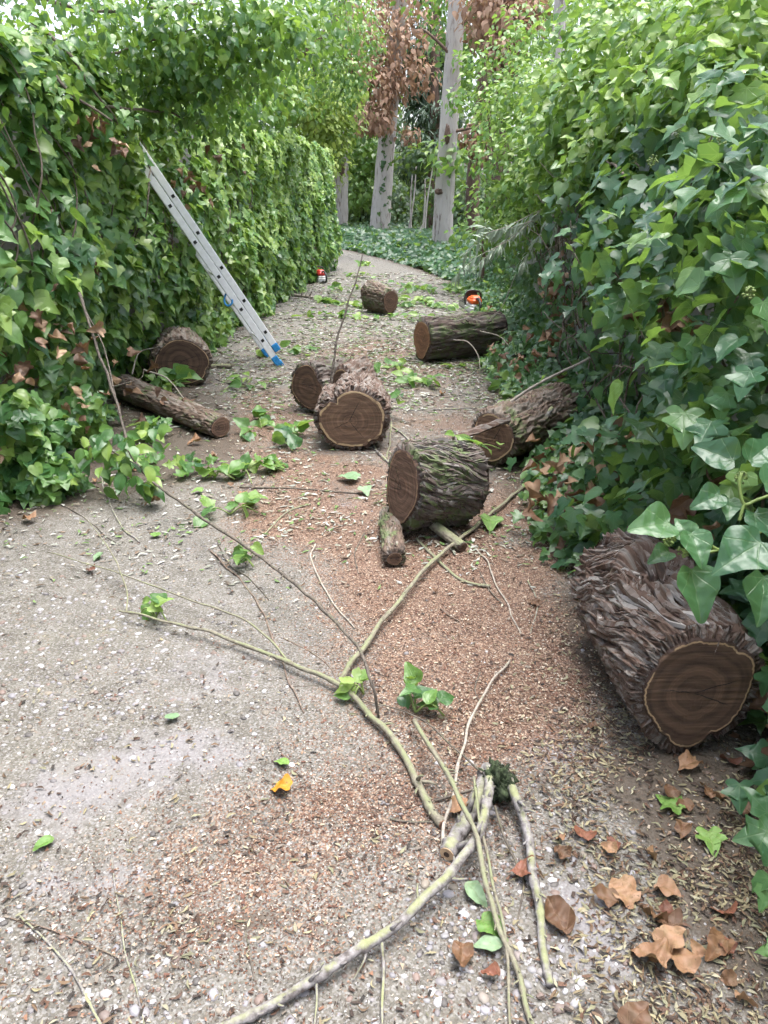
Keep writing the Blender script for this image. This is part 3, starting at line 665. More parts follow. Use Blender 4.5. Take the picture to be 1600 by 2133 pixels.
LOG3 = make_log('log', 'log with a loose bark slab on top, its back end buried in the right ivy', (f3[0], f3[1], .145), (f3[0] + .50, f3[1] + .62, .14), 0.140, 'bark_c', 'cut_mid',
         prof=((2, .05, 1.2), (3, .06, 2.2), (1, .04, 5.)), notches=((1.0, .2, .12), (4.6, .15, .05)), amp=0.017, freq=5.0, stretch=3.0, strips=120, strip_len=(0.03, 0.09), strip_w=0.014, seed=3, nt=180, ns=110, taper=0.03)
f4 = G(735, 875, .185)
LOG4 = make_log('log', 'large round log in mid path facing the viewer, dark rings and pale sapwood rim', (f4[0], f4[1], .185), (f4[0] + .0, f4[1] + .42, .185), 0.187, 'bark_a', 'cut_mid',
         prof=((2, .03, 0.2), (3, .025, 1.2), (5, .018, .4)), notches=((2.25, .10, .16), (5.35, .14, .10)), sx=1.06, sz=0.97, amp=0.016, freq=5.0, stretch=4.0, strips=200, strip_len=(0.08, 0.24), strip_w=0.014, seed=4, nt=200, ns=80)
f5 = G(644, 818, .15)
LOG5 = make_log('log', 'notched dark log standing half hidden behind the large round log', (f5[0], f5[1], .18), (f5[0] + .20, f5[1] + .30, .15), 0.152, 'bark_b', 'cut_dark',
         prof=((2, .06, 2.0), (3, .05, 3.4)), notches=((0.75, .5, .22),), sz=0.98, sx=1.0, amp=0.018, freq=5.0, strips=80, seed=5, nt=150, ns=60)
f6 = G(722, 800, .12)
LOG6 = make_log('log', 'small dark log whose pointed top shows behind the large round log', (-.27, 4.98, .13), (-.14, 5.25, .13), 0.125, 'bark_a', 'cut_dark',
         prof=((3, .14, 1.57), (2, .06, 1.57)), sz=1.25, amp=0.014, strips=70, seed=6, nt=130, ns=50)
f7 = G(384, 806) + np.array([0, 0, .19])
LOG7 = make_log('log', 'broad dark log at the foot of the left ivy hedge below the ladder', (f7[0], f7[1], .19), (f7[0] - .14, f7[1] + .48, .19), 0.207, 'bark_c', 'cut_dark',
         prof=((2, .05, 0.0), (3, .05, 1.57)), notches=((5.9, .22, .14),), sz=0.93, sx=1.02, amp=0.017, strips=110, seed=7, nt=150, ns=60)
e8 = G(458, 890, .068); b8 = G(255, 806, .09)
LOG8 = make_log('log', 'thin slanting log poking out of the left ivy, small round brown end', e8, b8, 0.066, 'bark_c', 'cut_red', prof=((2, .05, .3), (3, .04, 1.)), amp=0.009, freq=4.0, strips=70, strip_len=(0.03, 0.08), strip_w=0.012, seed=8, nt=100, ns=110, taper=0.25)
f9 = G(880, 717, .16)
LOG9 = make_log('log', 'long ridged log lying crosswise in front of the orange chainsaw', (f9[0], f9[1], .16), (f9[0] + .70, f9[1] + .36, .17), 0.158, 'bark_b', 'cut_orange',
         prof=((2, .10, 1.2), (3, .05, .4)), notches=((3.9, .2, .13),), amp=0.02, freq=4.0, stretch=8.0, strips=150, strip_len=(0.06, 0.2), strip_w=0.016, seed=9, nt=150, ns=100, sz=1.03)
f10 = G(813, 634, .135)
LOG10 = make_log('log', 'farthest log on the path, small reddish face and flaring bark', (f10[0], f10[1], .135), (f10[0] - .24, f10[1] + .40, .16), 0.125, 'bark_c', 'cut_red',
         prof=((2, .08, 1.57), (3, .04, .4)), notches=((4.9, .12, .08),), sx=0.9, amp=0.018, strips=90, seed=10, nt=120, ns=60, taper=0.35)
f11 = G(822, 1162, .042); b11 = G(812, 1070, .05)
LOG11 = make_log('log', 'short stub with a black rotten end under the propped mossy log', f11, b11, 0.040, 'bark_c', 'cut_dark', prof=((2, .06, .3), (3, .04, 1.)), amp=0.006, freq=3.5, strips=40, strip_len=(0.02, 0.06), strip_w=0.01, seed=11, nt=90, ns=70, bark_t=0.3)
# slab of bark on the third log
def slab(name, label, P, w, t, mat, seed, cat):
    r_ = np.random.default_rng(seed); P = catmull(P, 16); T_, A_, B_ = frames(P); V = []
    for i in range(16):
        q = i / 15; ww = w * (0.35 + 0.65 * math.sin(math.pi * min(1, 0.15 + q * 0.8))) * (1 + 0.15 * r_.normal())
        ax = A_[i]; up = np.array([0, 0, 1.0])
        for x, z in ((-ww, -t), (-ww * .8, t * .3), (-ww * .2, t * (1 + .4 * r_.normal())), (ww * .5, t * (.8 + .4 * r_.normal())), (ww, -t * .2), (ww * .7, -t)): V.append(P[i] + ax * x + up * z)
    Tt = []
    for i in range(15):
        for k in range(6):
            a_, b_ = i * 6 + k, i * 6 + (k + 1) % 6; Tt += [(a_, b_, b_ + 6), (a_, b_ + 6, a_ + 6)]
    for k in range(1, 5): Tt += [(0, k + 1, k), (90, 90 + k, 90 + k + 1)]
    V = np.array(V); c = V.mean(0); c[2] = V[:, 2].min()
    o = link(name, mesh_tris(name, V - c, Tt, M[mat], vecs={'lc': (V - c)[:, [1, 2, 0]]}, smooth=False), None, c); tag(o, label, cat); return o
slab('bark_slab', 'loose slab of bark slanting across the top of the log beside the right ivy', [G(945, 912, .215), G(1000, 893, .255), G(1062, 872, .285)], .035, .016, 'bark_a', 3, 'bark')
# short split piece in green bark
p0, p1 = G(905, 1095, .05), G(962, 1138, .022)
LOG12 = make_log('log', 'short green-barked stick stub lying beside the propped mossy log', p1, p0, 0.021, 'bark_b', 'cut_red', amp=0.002, freq=3, seed=12, nt=48, ns=30, prof=((2, .05, .3),), drop=False)
for m_ in ('br_moss',): LOG12[0].children[0].data.materials[0] = M[m_]
# ------------------------------------------------------------------ leaf shapes
def leaf_tmpl(outline, mids, fold=0.25, droop=0.25, wave=0.0, seed=0):
    r = np.random.default_rng(seed)
    O = np.array(outline, float); m = len(mids)
    V = []; n = len(O)
    inner = O[1:-1]
    for sgn in (1, -1):
        jit = 1 + 0.05 * r.normal(size=(len(inner), 2)) if wave else 1
        V.append(np.column_stack([sgn * inner[:, 0], inner[:, 1]]) * jit)
    mid = np.column_stack([np.zeros(m), mids]); V = np.vstack([mid] + V)
    x, y = V[:, 0], V[:, 1]
    z = fold * np.abs(x) - droop * (y - 0.25) ** 2 * np.sign(y - 0.25) * 0.9 + wave * np.sin(9 * y + 3 * np.sign(x) + seed) * np.abs(x)
    k = len(inner); T = []
    for h, sgn in ((0, 1), (1, -1)):
        A = [0] + [m + h * k + i for i in range(k)] + [m - 1]; B = list(range(m)); i = j = 0
        while i < len(A) - 1 or j < len(B) - 1:
            ai = (i + 1) / (len(A) - 1); bj = (j + 1) / (len(B) - 1)
            if i < len(A) - 1 and (ai <= bj or j == len(B) - 1): t = (A[i], A[i + 1], B[j]); i += 1
            else: t = (A[i], B[j + 1], B[j]); j += 1
            if len(set(t)) == 3: T.append(t if sgn == 1 else t[::-1])
    uv = np.column_stack([x + 0.5, y])
    return np.column_stack([x, y, z]), np.array(T), uv
LOBED = [(0, 0), (.14, -.10), (.32, -.10), (.43, .02), (.35, .16), (.50, .30), (.54, .42), (.32, .47), (.24, .62), (.11, .85), (0, 1)]
LOBE3 = [(0, 0), (.16, -.08), (.36, -.02), (.46, .20), (.50, .34), (.30, .44), (.20, .66), (.08, .88), (0, 1)]
HEART = [(0, 0), (.16, -.07), (.34, .02), (.43, .20), (.40, .40), (.27, .64), (.11, .87), (0, 1)]
OVATE = [(0, 0), (.13, .05), (.27, .22), (.31, .42), (.23, .66), (.10, .88), (0, 1)]
SLIM = [(0, 0), (.06, .15), (.10, .45), (.06, .8), (0, 1)]
mm = [0, .2, .4, .6, .8, 1.0]
T_IVY = [leaf_tmpl(LOBED, mm, .22, .3, .10, 1), leaf_tmpl(LOBE3, mm, .3, .4, .12, 2), leaf_tmpl(LOBED, mm, .12, .15, .16, 3), leaf_tmpl(LOBE3, mm, .15, .6, .1, 4), leaf_tmpl(HEART, mm, .3, .45, .08, 5)]
T_MAT = [leaf_tmpl(HEART, mm, .25, .4, .10, 6), leaf_tmpl(OVATE, mm, .35, .5, .14, 7), leaf_tmpl(LOBE3, mm, .2, .5, .12, 8), leaf_tmpl(HEART, mm, .4, .2, .1, 9)]
T_OV = [leaf_tmpl(OVATE, [0, .35, .7, 1], .3, .4, .1, 10), leaf_tmpl(OVATE, [0, .35, .7, 1], .15, .7, .12, 11)]
T_SLIM = [leaf_tmpl(SLIM, [0, .5, 1], .2, .5, 0, 12), leaf_tmpl(SLIM, [0, .5, 1], .4, .9, 0, 13)]
T_TINY = [(np.array([[0, 0, 0], [.32, .45, .08], [0, 1, -.05], [-.32, .45, .08]]), np.array([[0, 1, 2], [0, 2, 3]]), np.array([[.5, 0], [.82, .45], [.5, 1], [.18, .45]]))]
T_DEAD = [leaf_tmpl(LOBED, mm, .7, .7, .3, 14), leaf_tmpl(LOBE3, mm, -.6, -.6, .35, 15), leaf_tmpl(HEART, mm, .9, .4, .3, 16)]
_SRC = {}
def hi_tmpl(V, T, uv, levels=1, amp=0.0, seed=0):
    # finer version of a leaf: split every triangle, round the outline, crumple
    V = V.copy(); T = T.copy()
    for lv_ in range(levels):
        E_ = {}; V2 = list(V); cnt = {}
        for t in T:
            for a, b in ((t[0], t[1]), (t[1], t[2]), (t[2], t[0])): k = (min(a, b), max(a, b)); cnt[k] = cnt.get(k, 0) + 1
        rim = {}
        for (a, b), c in cnt.items():
            if c == 1: rim.setdefault(a, []).append(b); rim.setdefault(b, []).append(a)
        for (a, b), c in cnt.items():
            mid = (V[a] + V[b]) / 2
            if c == 1:
                pa = [q for q in rim[a] if q != b]; pb = [q for q in rim[b] if q != a]
                if len(pa) == 1 and len(pb) == 1: mid = mid * 1.125 - (V[pa[0]] + V[pb[0]]) / 2 * 0.125
            E_[(a, b)] = len(V2); V2.append(mid)
        T2 = []
        g_ = lambda a, b: E_[(min(a, b), max(a, b))]
        for t in T:
            x, y, z = g_(t[0], t[1]), g_(t[1], t[2]), g_(t[2], t[0]); T2 += [(t[0], x, z), (x, t[1], y), (z, y, t[2]), (x, y, z)]
        V = np.array(V2); T = np.array(T2)
    if amp: V[:, 2] += amp * fbm(np.column_stack([V[:, :2] * 3.0, np.full(len(V), seed * 3.7)]), 3)
    return V, T, np.column_stack([V[:, 0] + .5, V[:, 1]])
_LM = {}
def leaf_meshes(tm, matkey):
    k = (id(tm), matkey)
    if k not in _LM: _LM[k] = [mesh_tris('leaf', *h[:2], M[matkey], uv=h[2]) for h in (hi_tmpl(V, T, uv, 1, .03, q) for q, (V, T, uv) in enumerate(tm))]
    return _LM[k]
def leaf_frame(n, t):
    n = unit(n); t = t - n * np.sum(n * t, -1, keepdims=True); t = unit(t)
    return np.stack([np.cross(t, n), t, n], -1)
class Leaves:
    def __init__(s, tm): s.tm = tm; s.P = []; s.R = []; s.S = []; s.t = []
    def add(s, P, N, Tdir, S, tint):
        P = np.asarray(P, float); s.P.append(P); s.R.append(leaf_frame(np.asarray(N, float), np.asarray(Tdir, float)))
        s.S.append(np.broadcast_to(S, (len(P),)).astype(float)); s.t.append(np.broadcast_to(tint, (len(P),)).astype(float))
    def build(s, parent, mat, keep=0, name='foliage', minpx=9.0, cell=20, leafname='leaf'):
        P = np.concatenate(s.P); R = np.concatenate(s.R); S = np.concatenate(s.S); t = np.clip(np.concatenate(s.t), 0, 1)
        which = RNG.integers(0, len(s.tm), len(P)); sel = np.zeros(len(P), bool)
        L = np.array(parent.location) if parent is not None else np.zeros(3)
        if keep:
            px, py, dep = project(P + R[:, :, 1] * (S * 0.5)[:, None]); siz = S * FPX / np.maximum(dep, .2)
            ok = np.where((px > -10) & (px < 1610) & (py > -10) & (py < 2140) & (dep > .4) & (siz > minpx))[0]
            cid = (px[ok] // cell).astype(int) * 4096 + (py[ok] // cell).astype(int)
            o = np.lexsort((dep[ok], cid)); first = np.ones(len(o), bool); first[1:] = cid[o][1:] != cid[o][:-1]
            c = ok[o][first]; c = c[np.argsort(-siz[c])][:keep]; sel[c] = True
            ms = leaf_meshes(s.tm, mat + '_o')
            for q in c:
                ob = link(leafname, ms[which[q]], parent); m4 = np.eye(4); m4[:3, :3] = R[q] * S[q]; m4[:3, 3] = P[q] - L
                ob.matrix_local = Matrix(m4.tolist())
        k = ~sel
        if k.any():
            tms = [(a, b) for a, b, _ in s.tm]; wk = which[k]
            V, T, ix = blob_scatter(tms, P[k] - L, R[k], S[k], wk)
            uv = np.concatenate([np.tile(s.tm[q][2], ((wk == q).sum(), 1)) for q in range(len(s.tm)) if (wk == q).any()])
            ob = link(name, mesh_tris(name, V, T, M[mat], uv=uv, attrs={'tint': t[k][ix]}), parent); tag(ob, kind='stuff')

# ------------------------------------------------------------------ cut branches and twigs on the path
def branch(name, label, pts, r0, r1, mat, heights=None, n=None, sides=10, ends=None, side=(), jit=0.10, wob=0.0, cat='branch', world=False, group=None, nodes=0):
    """pts: points on the ground (photo x, y), heights above it; r0, r1: radii in metres"""
    hs = heights if heights is not None else [0.0] * len(pts)
    if world: P = np.array(pts, float)
    else:
        P = np.array([G(x, y, h + max(r0, r1) * 0.8) for (x, y), h in zip(pts, hs)])
    n = n or max(24, 9 * len(P)); Q = catmull(P, n)
    Ls = np.linalg.norm(np.diff(Q, axis=0), axis=1).sum()
    Q = Q + 0.010 * min(1, Ls) * np.stack([perlin(Q * 9 + k * 31 + r0 * 900) for k in range(3)], -1) * np.array([1, 1, 0.4])
    rad = np.linspace(r0, r1, n) * (1 + 0.10 * perlin(Q * 40 + 5))
    for k in range(nodes):
        i = int((k + 0.5 + random.uniform(-.3, .3)) / nodes * n); i = min(max(i, 1), n - 2); rad[i] *= 1.28
    c = Q[n // 2].copy(); c[2] = 0.0
    E = empty(name, c, label, cat, group)
    b = MB(); b.tube(Q - c, rad, sides, True, 0, jit); b.build('stem', M[mat], E, smooth=True, loc=None)
    if ends:
        for (e, mk) in ends:
            i, j = (0, 1) if e == 0 else (-1, -2); d = unit(Q[i] - Q[j]); rr = rad[i]
            w = MB(); w.tube([Q[i] - c - d * rr * .2, Q[i] - c + d * rr * 0.10], [rr * 0.96, rr * 0.92], 12); w.build('cut_end', M[mk], E, loc=None)
            if mk == 'end_pale' and rr > .012:
                w = MB(); w.tube([Q[i] - c, Q[i] - c + d * rr * 0.16], [rr * 0.40, rr * 0.38], 9); w.build('pith', M['end_dark'], E, loc=None)
    if nodes:                                      # bud scars and snapped spurs along the stem
        w = MB()
        for k in range(nodes * 3):
            i = random.randrange(2, n - 2); d = unit(np.array([random.gauss(0, 1), random.gauss(0, 1), random.uniform(0, 1.2)])); t_ = unit(Q[i + 1] - Q[i]); d = unit(d - t_ * np.dot(d, t_) + t_ * .5)
            p_ = Q[i] - c + d * rad[i] * .6; ll = rad[i] * random.choice((.9, 1.1, 1.6, 3.0)); w.tube([p_, p_ + d * ll * .6, p_ + d * ll + t_ * ll * .2], [rad[i] * .45, rad[i] * .3, rad[i] * .16], 6)
        tag(w.build('spurs', M[mat], E, smooth=True, loc=None), kind='stuff')
    for sp in side:                                # side shoots: (points, heights, r0, r1)
        if len(sp) == 4: SP = np.array([G(x, y, h + sp[2]) for (x, y), h in zip(sp[0], sp[1])])
        else: SP = np.array(sp[0], float)
        k = int(np.argmin(np.linalg.norm(Q - SP[0], axis=1))); SP[0] = Q[k]
        S = catmull(SP, max(14, 7 * len(SP))); S = S + 0.004 * np.stack([perlin(S * 11 + q * 13) for q in range(3)], -1)
        b = MB(); b.tube(S - c, np.linspace(sp[2], sp[3], len(S)), 6, True, 0, jit); b.build('side_shoot', M[mat], E, smooth=True, loc=None)
    return E, Q

# (a) the mossy forked branch in mid path
branch('branch', 'long mossy branch curving across the middle of the path with long side shoots', [(248, 1272), (330, 1290), (420, 1313), (510, 1345), (600, 1380), (700, 1423), (760, 1480), (820, 1545), (865, 1625), (890, 1680), (925, 1718)], .0038, .0118, 'br_moss',
       [.03, .03, .03, .02, .02, .02, .015, .01, 0, 0, 0], ends=[(1, 'end_brown'), (0, 'end_pale')], nodes=9, side=[([(605, 1378), (560, 1330), (500, 1288), (380, 1243), (250, 1195), (100, 1150)], [.02, .04, .05, .05, .05, .03], .0045, .002),
       ([(272, 1276), (262, 1220), (225, 1140), (175, 1075)], [.03, .06, .08, .09], .0035, .0015)])
branch('branch', 'straight grey-green branch running from the mossy branch up to the right ivy', [(705, 1422), (725, 1390), (760, 1345), (820, 1265), (880, 1190), (960, 1120), (1060, 1040), (1108, 1000)], .0095, .007, 'br_moss', [.02, .02, .02, .03, .03, .02, .01, .01], ends=[(1, 'end_pale')], nodes=6)
# (b) the grey limbs around the mossy stump in front
branch('branch', 'thick grey lichened limb sweeping out of the bottom edge to the mossy knob', [(430, 2150), (560, 2095), (700, 2012), (820, 1930), (920, 1840), (985, 1760), (1012, 1700), (1018, 1640), (1015, 1600)], .0088, .0128, 'br_grey', [.01, .01, .02, .03, .04, .05, .05, .045, .04], sides=16, nodes=7,
       side=[([(790, 1950), (798, 2020), (797, 2140)], [.03, .01, 0], .0045, .003), ([(775, 1962), (755, 2010), (735, 2045)], [.03, .015, .0], .003, .0015), ([(655, 2035), (660, 2090), (655, 2145)], [.02, .01, 0], .003, .002)])
branch('branch', 'short dark limb with a pale sawn end and brown core in front of the knob', [(930, 1778), (960, 1725), (1000, 1650), (1020, 1600)], .0185, .0195, 'br_grey', [.0, .0, .01, .02], sides=18, ends=[(0, 'end_pale')], nodes=2)
branch('branch', 'mossy grey limb bending down from the knob towards the bottom edge', [(1060, 1625), (1085, 1690), (1100, 1750), (1108, 1820), (1120, 1890), (1128, 1970), (1146, 2055)], .0115, .0085, 'br_grey', [.04, .03, .02, .02, .01, .0, .0], sides=14, nodes=5)
branch('branch', 'slender brown-green rod lying lengthwise over the grey limb', [(862, 1500), (915, 1585), (958, 1660), (995, 1740), (1020, 1850), (1040, 1930), (1080, 2030), (1115, 2145)], .0065, .0055, 'br_moss', [.03, .06, .08, .075, .05, .03, .01, 0], ends=[(0, 'end_dark')], nodes=7)
branch('branch', 'thin green wand leaning beside the slender rod', [(988, 1620), (995, 1690), (1010, 1760), (1030, 1850), (1055, 1950), (1060, 2060), (1065, 2140)], .004, .003, 'br_moss', [.08, .07, .06, .05, .03, .01, 0], nodes=4)
branch('branch', 'dark wiry twig between the knob and the mossy limb', [(1030, 1680), (1050, 1740), (1080, 1810), (1090, 1850), (1075, 1930)], .0035, .002, 'br_dark', [.02, .02, .01, 0, 0])
branch('branch', 'long pale straight twig crossing the slender rod', [(1062, 1375), (1020, 1430), (985, 1500), (962, 1570), (945, 1650), (928, 1720), (920, 1770)], .0035, .0045, 'br_pale', [.01, .02, .03, .03, .02, .01, 0], nodes=4)
branch('branch', 'thin dark twig lying above the mossy knob', [(700, 1440), (800, 1470), (880, 1500), (950, 1560), (1005, 1610)], .0015, .003, 'br_dark', [0, .01, .02, .03, .05])
branch('branch', 'short dark stick touching the mossy knob from the left', [(905, 1668), (950, 1655), (1000, 1640)], .003, .004, 'br_dark', [0, .01, .03])
# mossy knob
k0 = G(1037, 1632, .03)
E = empty('mossy_knob', (k0[0], k0[1], 0), 'dark mossy wood knob where the cut limbs meet in the foreground', 'stump')
def lump(c, rx, ry, rz, nz, seed, nl=18, nn=26):
    u = np.linspace(0.02, math.pi - 0.02, nl); v = np.linspace(0, 2 * math.pi, nn, endpoint=False); U, Vv = np.meshgrid(u, v, indexing='ij')
    D = np.stack([np.sin(U) * np.cos(Vv), np.sin(U) * np.sin(Vv), np.cos(U)], -1).reshape(-1, 3)
    r = 1 + nz * fbm(D * 2.2 + seed, 4); P = D * r[:, None] * np.array([rx, ry, rz]) + np.asarray(c)
    i = np.arange(nl - 1)[:, None] * nn; j = np.arange(nn)[None]; j2 = (j + 1) % nn
    a, b, c2, d = i + j, i + j2, i + nn + j2, i + nn + j
    return P, np.concatenate([np.stack([a, d, c2], -1).reshape(-1, 3), np.stack([a, c2, b], -1).reshape(-1, 3)])
b = MB(); b.add(*lump((0, 0.0, .035), .036, .05, .042, .75, 3, 34, 48)); b.build('knob', M['moss'], E, smooth=True, loc=None)
b = MB()
for q in range(420):
    d = unit(RNG.normal(size=3)); d[2] = abs(d[2]) * .8; p = d * np.array([.038, .052, .046]) + [0, 0, .035]; t = unit(d + RNG.normal(0, .6, 3)) * RNG.uniform(.004, .011); w = unit(np.cross(t, RNG.normal(size=3))) * .0014
    b.add([p - w, p + w, p + t], [[0, 1, 2]])
o = b.build('moss', M['moss'], E, loc=None); tag(o, kind='stuff')
# (c) long hanging branch at the left, from the ivy down to the path
branch('branch', 'long arching branch falling out of the left ivy across to mid path', [W(165, 610, 4.0), W(240, 830, 3.9), W(287, 970, 3.75), W(400, 1062, 3.3), W(560, 1172, 2.85), W(640, 1240, 2.62), W(740, 1340, 2.34), W(775, 1420, 2.2), G(790, 1492, .006)], 0.0075, .004, 'br_dark', world=True, nodes=14, n=110,
       side=[([W(240, 830, 3.9), W(215, 720, 4.0), W(175, 640, 4.05), W(172, 600, 4.1)], 0, .0045, .002, 1), ([W(287, 972, 3.75), W(250, 950, 3.7), W(215, 925, 3.7)], 0, .005, .002, 1), ([W(230, 800, 3.9), W(290, 790, 3.9), W(300, 770, 3.9)], 0, .003, .0015, 1)])
LEAFY = [W(215, 925, 3.7), W(287, 972, 3.75)]
TW = [
 ('hair-thin twig crossing the open concrete at the left', [(90, 1030), (170, 1075), (240, 1130)], .003, .0015, 'br_dark'),
 ('bare forked twig left of the bent mossy twig', [(455, 1130), (480, 1180), (520, 1205), (560, 1250)], .003, .0015, 'br_dark'),
 ('thin twig running beside the arching branch', [(590, 1330), (650, 1360), (690, 1395), (705, 1440)], .0025, .0015, 'br_red'),
 ('pale twig lying across the far leaf scraps', [(620, 690), (660, 700), (720, 695)], .006, .004, 'br_pale'),
 ('thin twig in the leaf scraps before the farthest log', [(740, 680), (800, 690), (850, 688)], .005, .003, 'br_dark'),
 ('twig between the ladder foot and the large round log', [(600, 768), (640, 775), (665, 790)], .005, .003, 'br_grey'),
 ('dry twig at the foot of the broad dark log', [(450, 790), (485, 800), (520, 798)], .006, .003, 'br_grey'),
 ('thin twig beside the short stub with the rotten end', [(760, 1110), (740, 1150), (745, 1190)], .003, .002, 'br_dark'),
 ('slender twig along the right edge of the sawdust', [(1100, 1210), (1120, 1260), (1105, 1320)], .003, .002, 'br_grey'),
 ('dark curved twig under the pale straight twig', [(1000, 1400), (990, 1440), (1010, 1480)], .0025, .0015, 'br_dark'),
 ('thin brown twig lying left of the mossy branch fork', [(440, 1147), (520, 1230), (570, 1330), (600, 1420), (632, 1482)], .004, .002, 'br_red'),
 ('curved grey twig at the edge of the sawdust', [(655, 1135), (650, 1170), (690, 1250), (740, 1308)], .0045, .0025, 'br_pale'),
 ('bent mossy twig above the arching branch', [(647, 1050), (600, 1065), (560, 1105), (535, 1140), (512, 1180)], .005, .003, 'br_moss'),
 ('curved green stick in front of the propped mossy log', [(868, 1122), (905, 1160), (950, 1202), (985, 1216), (1022, 1221)], .007, .006, 'br_moss'),
 ('forked dry twig right of the propped mossy log', [(915, 1085), (1000, 1150), (1030, 1210), (1060, 1270), (1088, 1322)], .004, .0025, 'br_pale'),
 ('straight dark stick lying left of the propped mossy log', [(500, 1015), (620, 1018), (745, 1028)], .005, .004, 'br_dark'),
 ('grey lichened stick in the bottom left corner', [(40, 1905), (140, 2010), (215, 2145)], .0022, .0032, 'br_grey'),
 ('thin wand rising from the bottom edge at the left', [(230, 1780), (258, 1960), (305, 2145)], .0014, .0024, 'br_grey'),
 ('short brown twig in the bottom left litter', [(20, 1912), (130, 1945), (245, 1995)], .002, .0015, 'br_red'),
 ('thin twig pointing up from the bottom edge, left of the grey limb', [(498, 1880), (515, 1960), (530, 2045)], .0015, .002, 'br_dark'),
 ('dry grey twig across the far sawdust', [(700, 792), (790, 788), (900, 782)], .005, .003, 'br_grey'),
 ('mossy stick leaning against the large round log', [(815, 880), (812, 920), (806, 955)], .006, .005, 'br_moss'),
 ('curved stick right of the large round log', [(810, 885), (840, 905), (860, 928)], .006, .005, 'br_grey'),
 ('short pale stick left of the far logs', [(595, 612), (625, 616), (652, 619)], .022, .018, 'br_pale'),
 ('green-barked stub beside the broad dark log', [(440, 764), (465, 763), (482, 764)], .022, .022, 'br_moss'),
 ('grey stick behind the propped mossy log', [(775, 925), (790, 945), (812, 965)], .008, .007, 'br_grey'),
 ('thin twigs left of the farthest log', [(640, 668), (700, 660), (770, 648)], .006, .004, 'br_dark'),
 ('bare twig lying on the concrete at the left margin', [(290, 1130), (250, 1090), (205, 985)], .004, .003, 'br_grey'),
 ('small curled twig in the reddish sawdust', [(1050, 1262), (1020, 1230), (1000, 1190)], .003, .002, 'br_dark'),
 ('dark twig lying by the concrete patch', [(545, 1010), (560, 985), (600, 960)], .004, .002, 'br_dark'),
 ('short dark stick near the bottom of the mossy branch', [(812, 1706), (860, 1713), (905, 1712)], .003, .0025, 'br_dark'),
 ('tiny twig in the sawdust above the mossy fork', [(918, 1268), (940, 1285), (958, 1295)], .004, .002, 'br_red'),
 ('thin twig along the right of the far sawdust', [(850, 855), (940, 852), (1010, 848)], .005, .003, 'br_grey'),
 ('fine bent twig left of the pale straight twig', [(610, 1430), (680, 1428), (760, 1433)], .002, .0015, 'br_dark'),
]
for lab, pts, r0, r1, mt in TW:
    branch('twig', lab, pts, r0, r1, mt, cat='twig', sides=7, group='loose twigs on the path', nodes=3)
# twigs standing up
branch('twig', 'thin dark twig standing upright behind the large round log', [W(690, 800, 4.75), W(700, 720, 4.75), W(722, 640, 4.75), W(742, 585, 4.75), W(756, 528, 4.75)], .008, .003, 'br_dark', world=True, cat='twig', nodes=5)
branch('branch', 'grey branch slanting into the ivy above the right logs', [W(1060, 840, 4.3), W(1120, 800, 4.25), W(1180, 770, 4.2), W(1230, 745, 4.15)], .009, .006, 'br_pale', world=True)
branch('branch', 'pale broken stick leaning on the log beside the right ivy', [W(1112, 905, 4.25), W(1130, 878, 4.3), W(1150, 850, 4.35)], .013, .013, 'br_grey', world=True, ends=[(1, 'end_brown')])
for lab, q in (('white bare twig arching over the long ridged log', [W(950, 680, 7.0), W(975, 660, 6.9), W(1010, 670, 6.8), W(1045, 640, 6.7), W(1075, 570, 6.6)]), ('bare forked twig hanging in front of the long ridged log', [W(945, 708, 6.6), W(975, 712, 6.5), W(995, 740, 6.4), W(1000, 770, 6.35)]),
               ('wiry twig at the right end of the long ridged log', [W(1000, 690, 6.6), W(1040, 700, 6.5), W(1060, 720, 6.4)]), ('bare pale twig curling over the broad dark log', [W(275, 780, 5.5), W(290, 735, 5.6), W(330, 722, 5.6)]), ('pale twig lying on the thin slanting log', [W(300, 770, 5.3), W(350, 790, 5.2), W(390, 840, 5.0)])):
    branch('twig', lab, q, .006, .003, 'br_pale', world=True, cat='twig', sides=6)

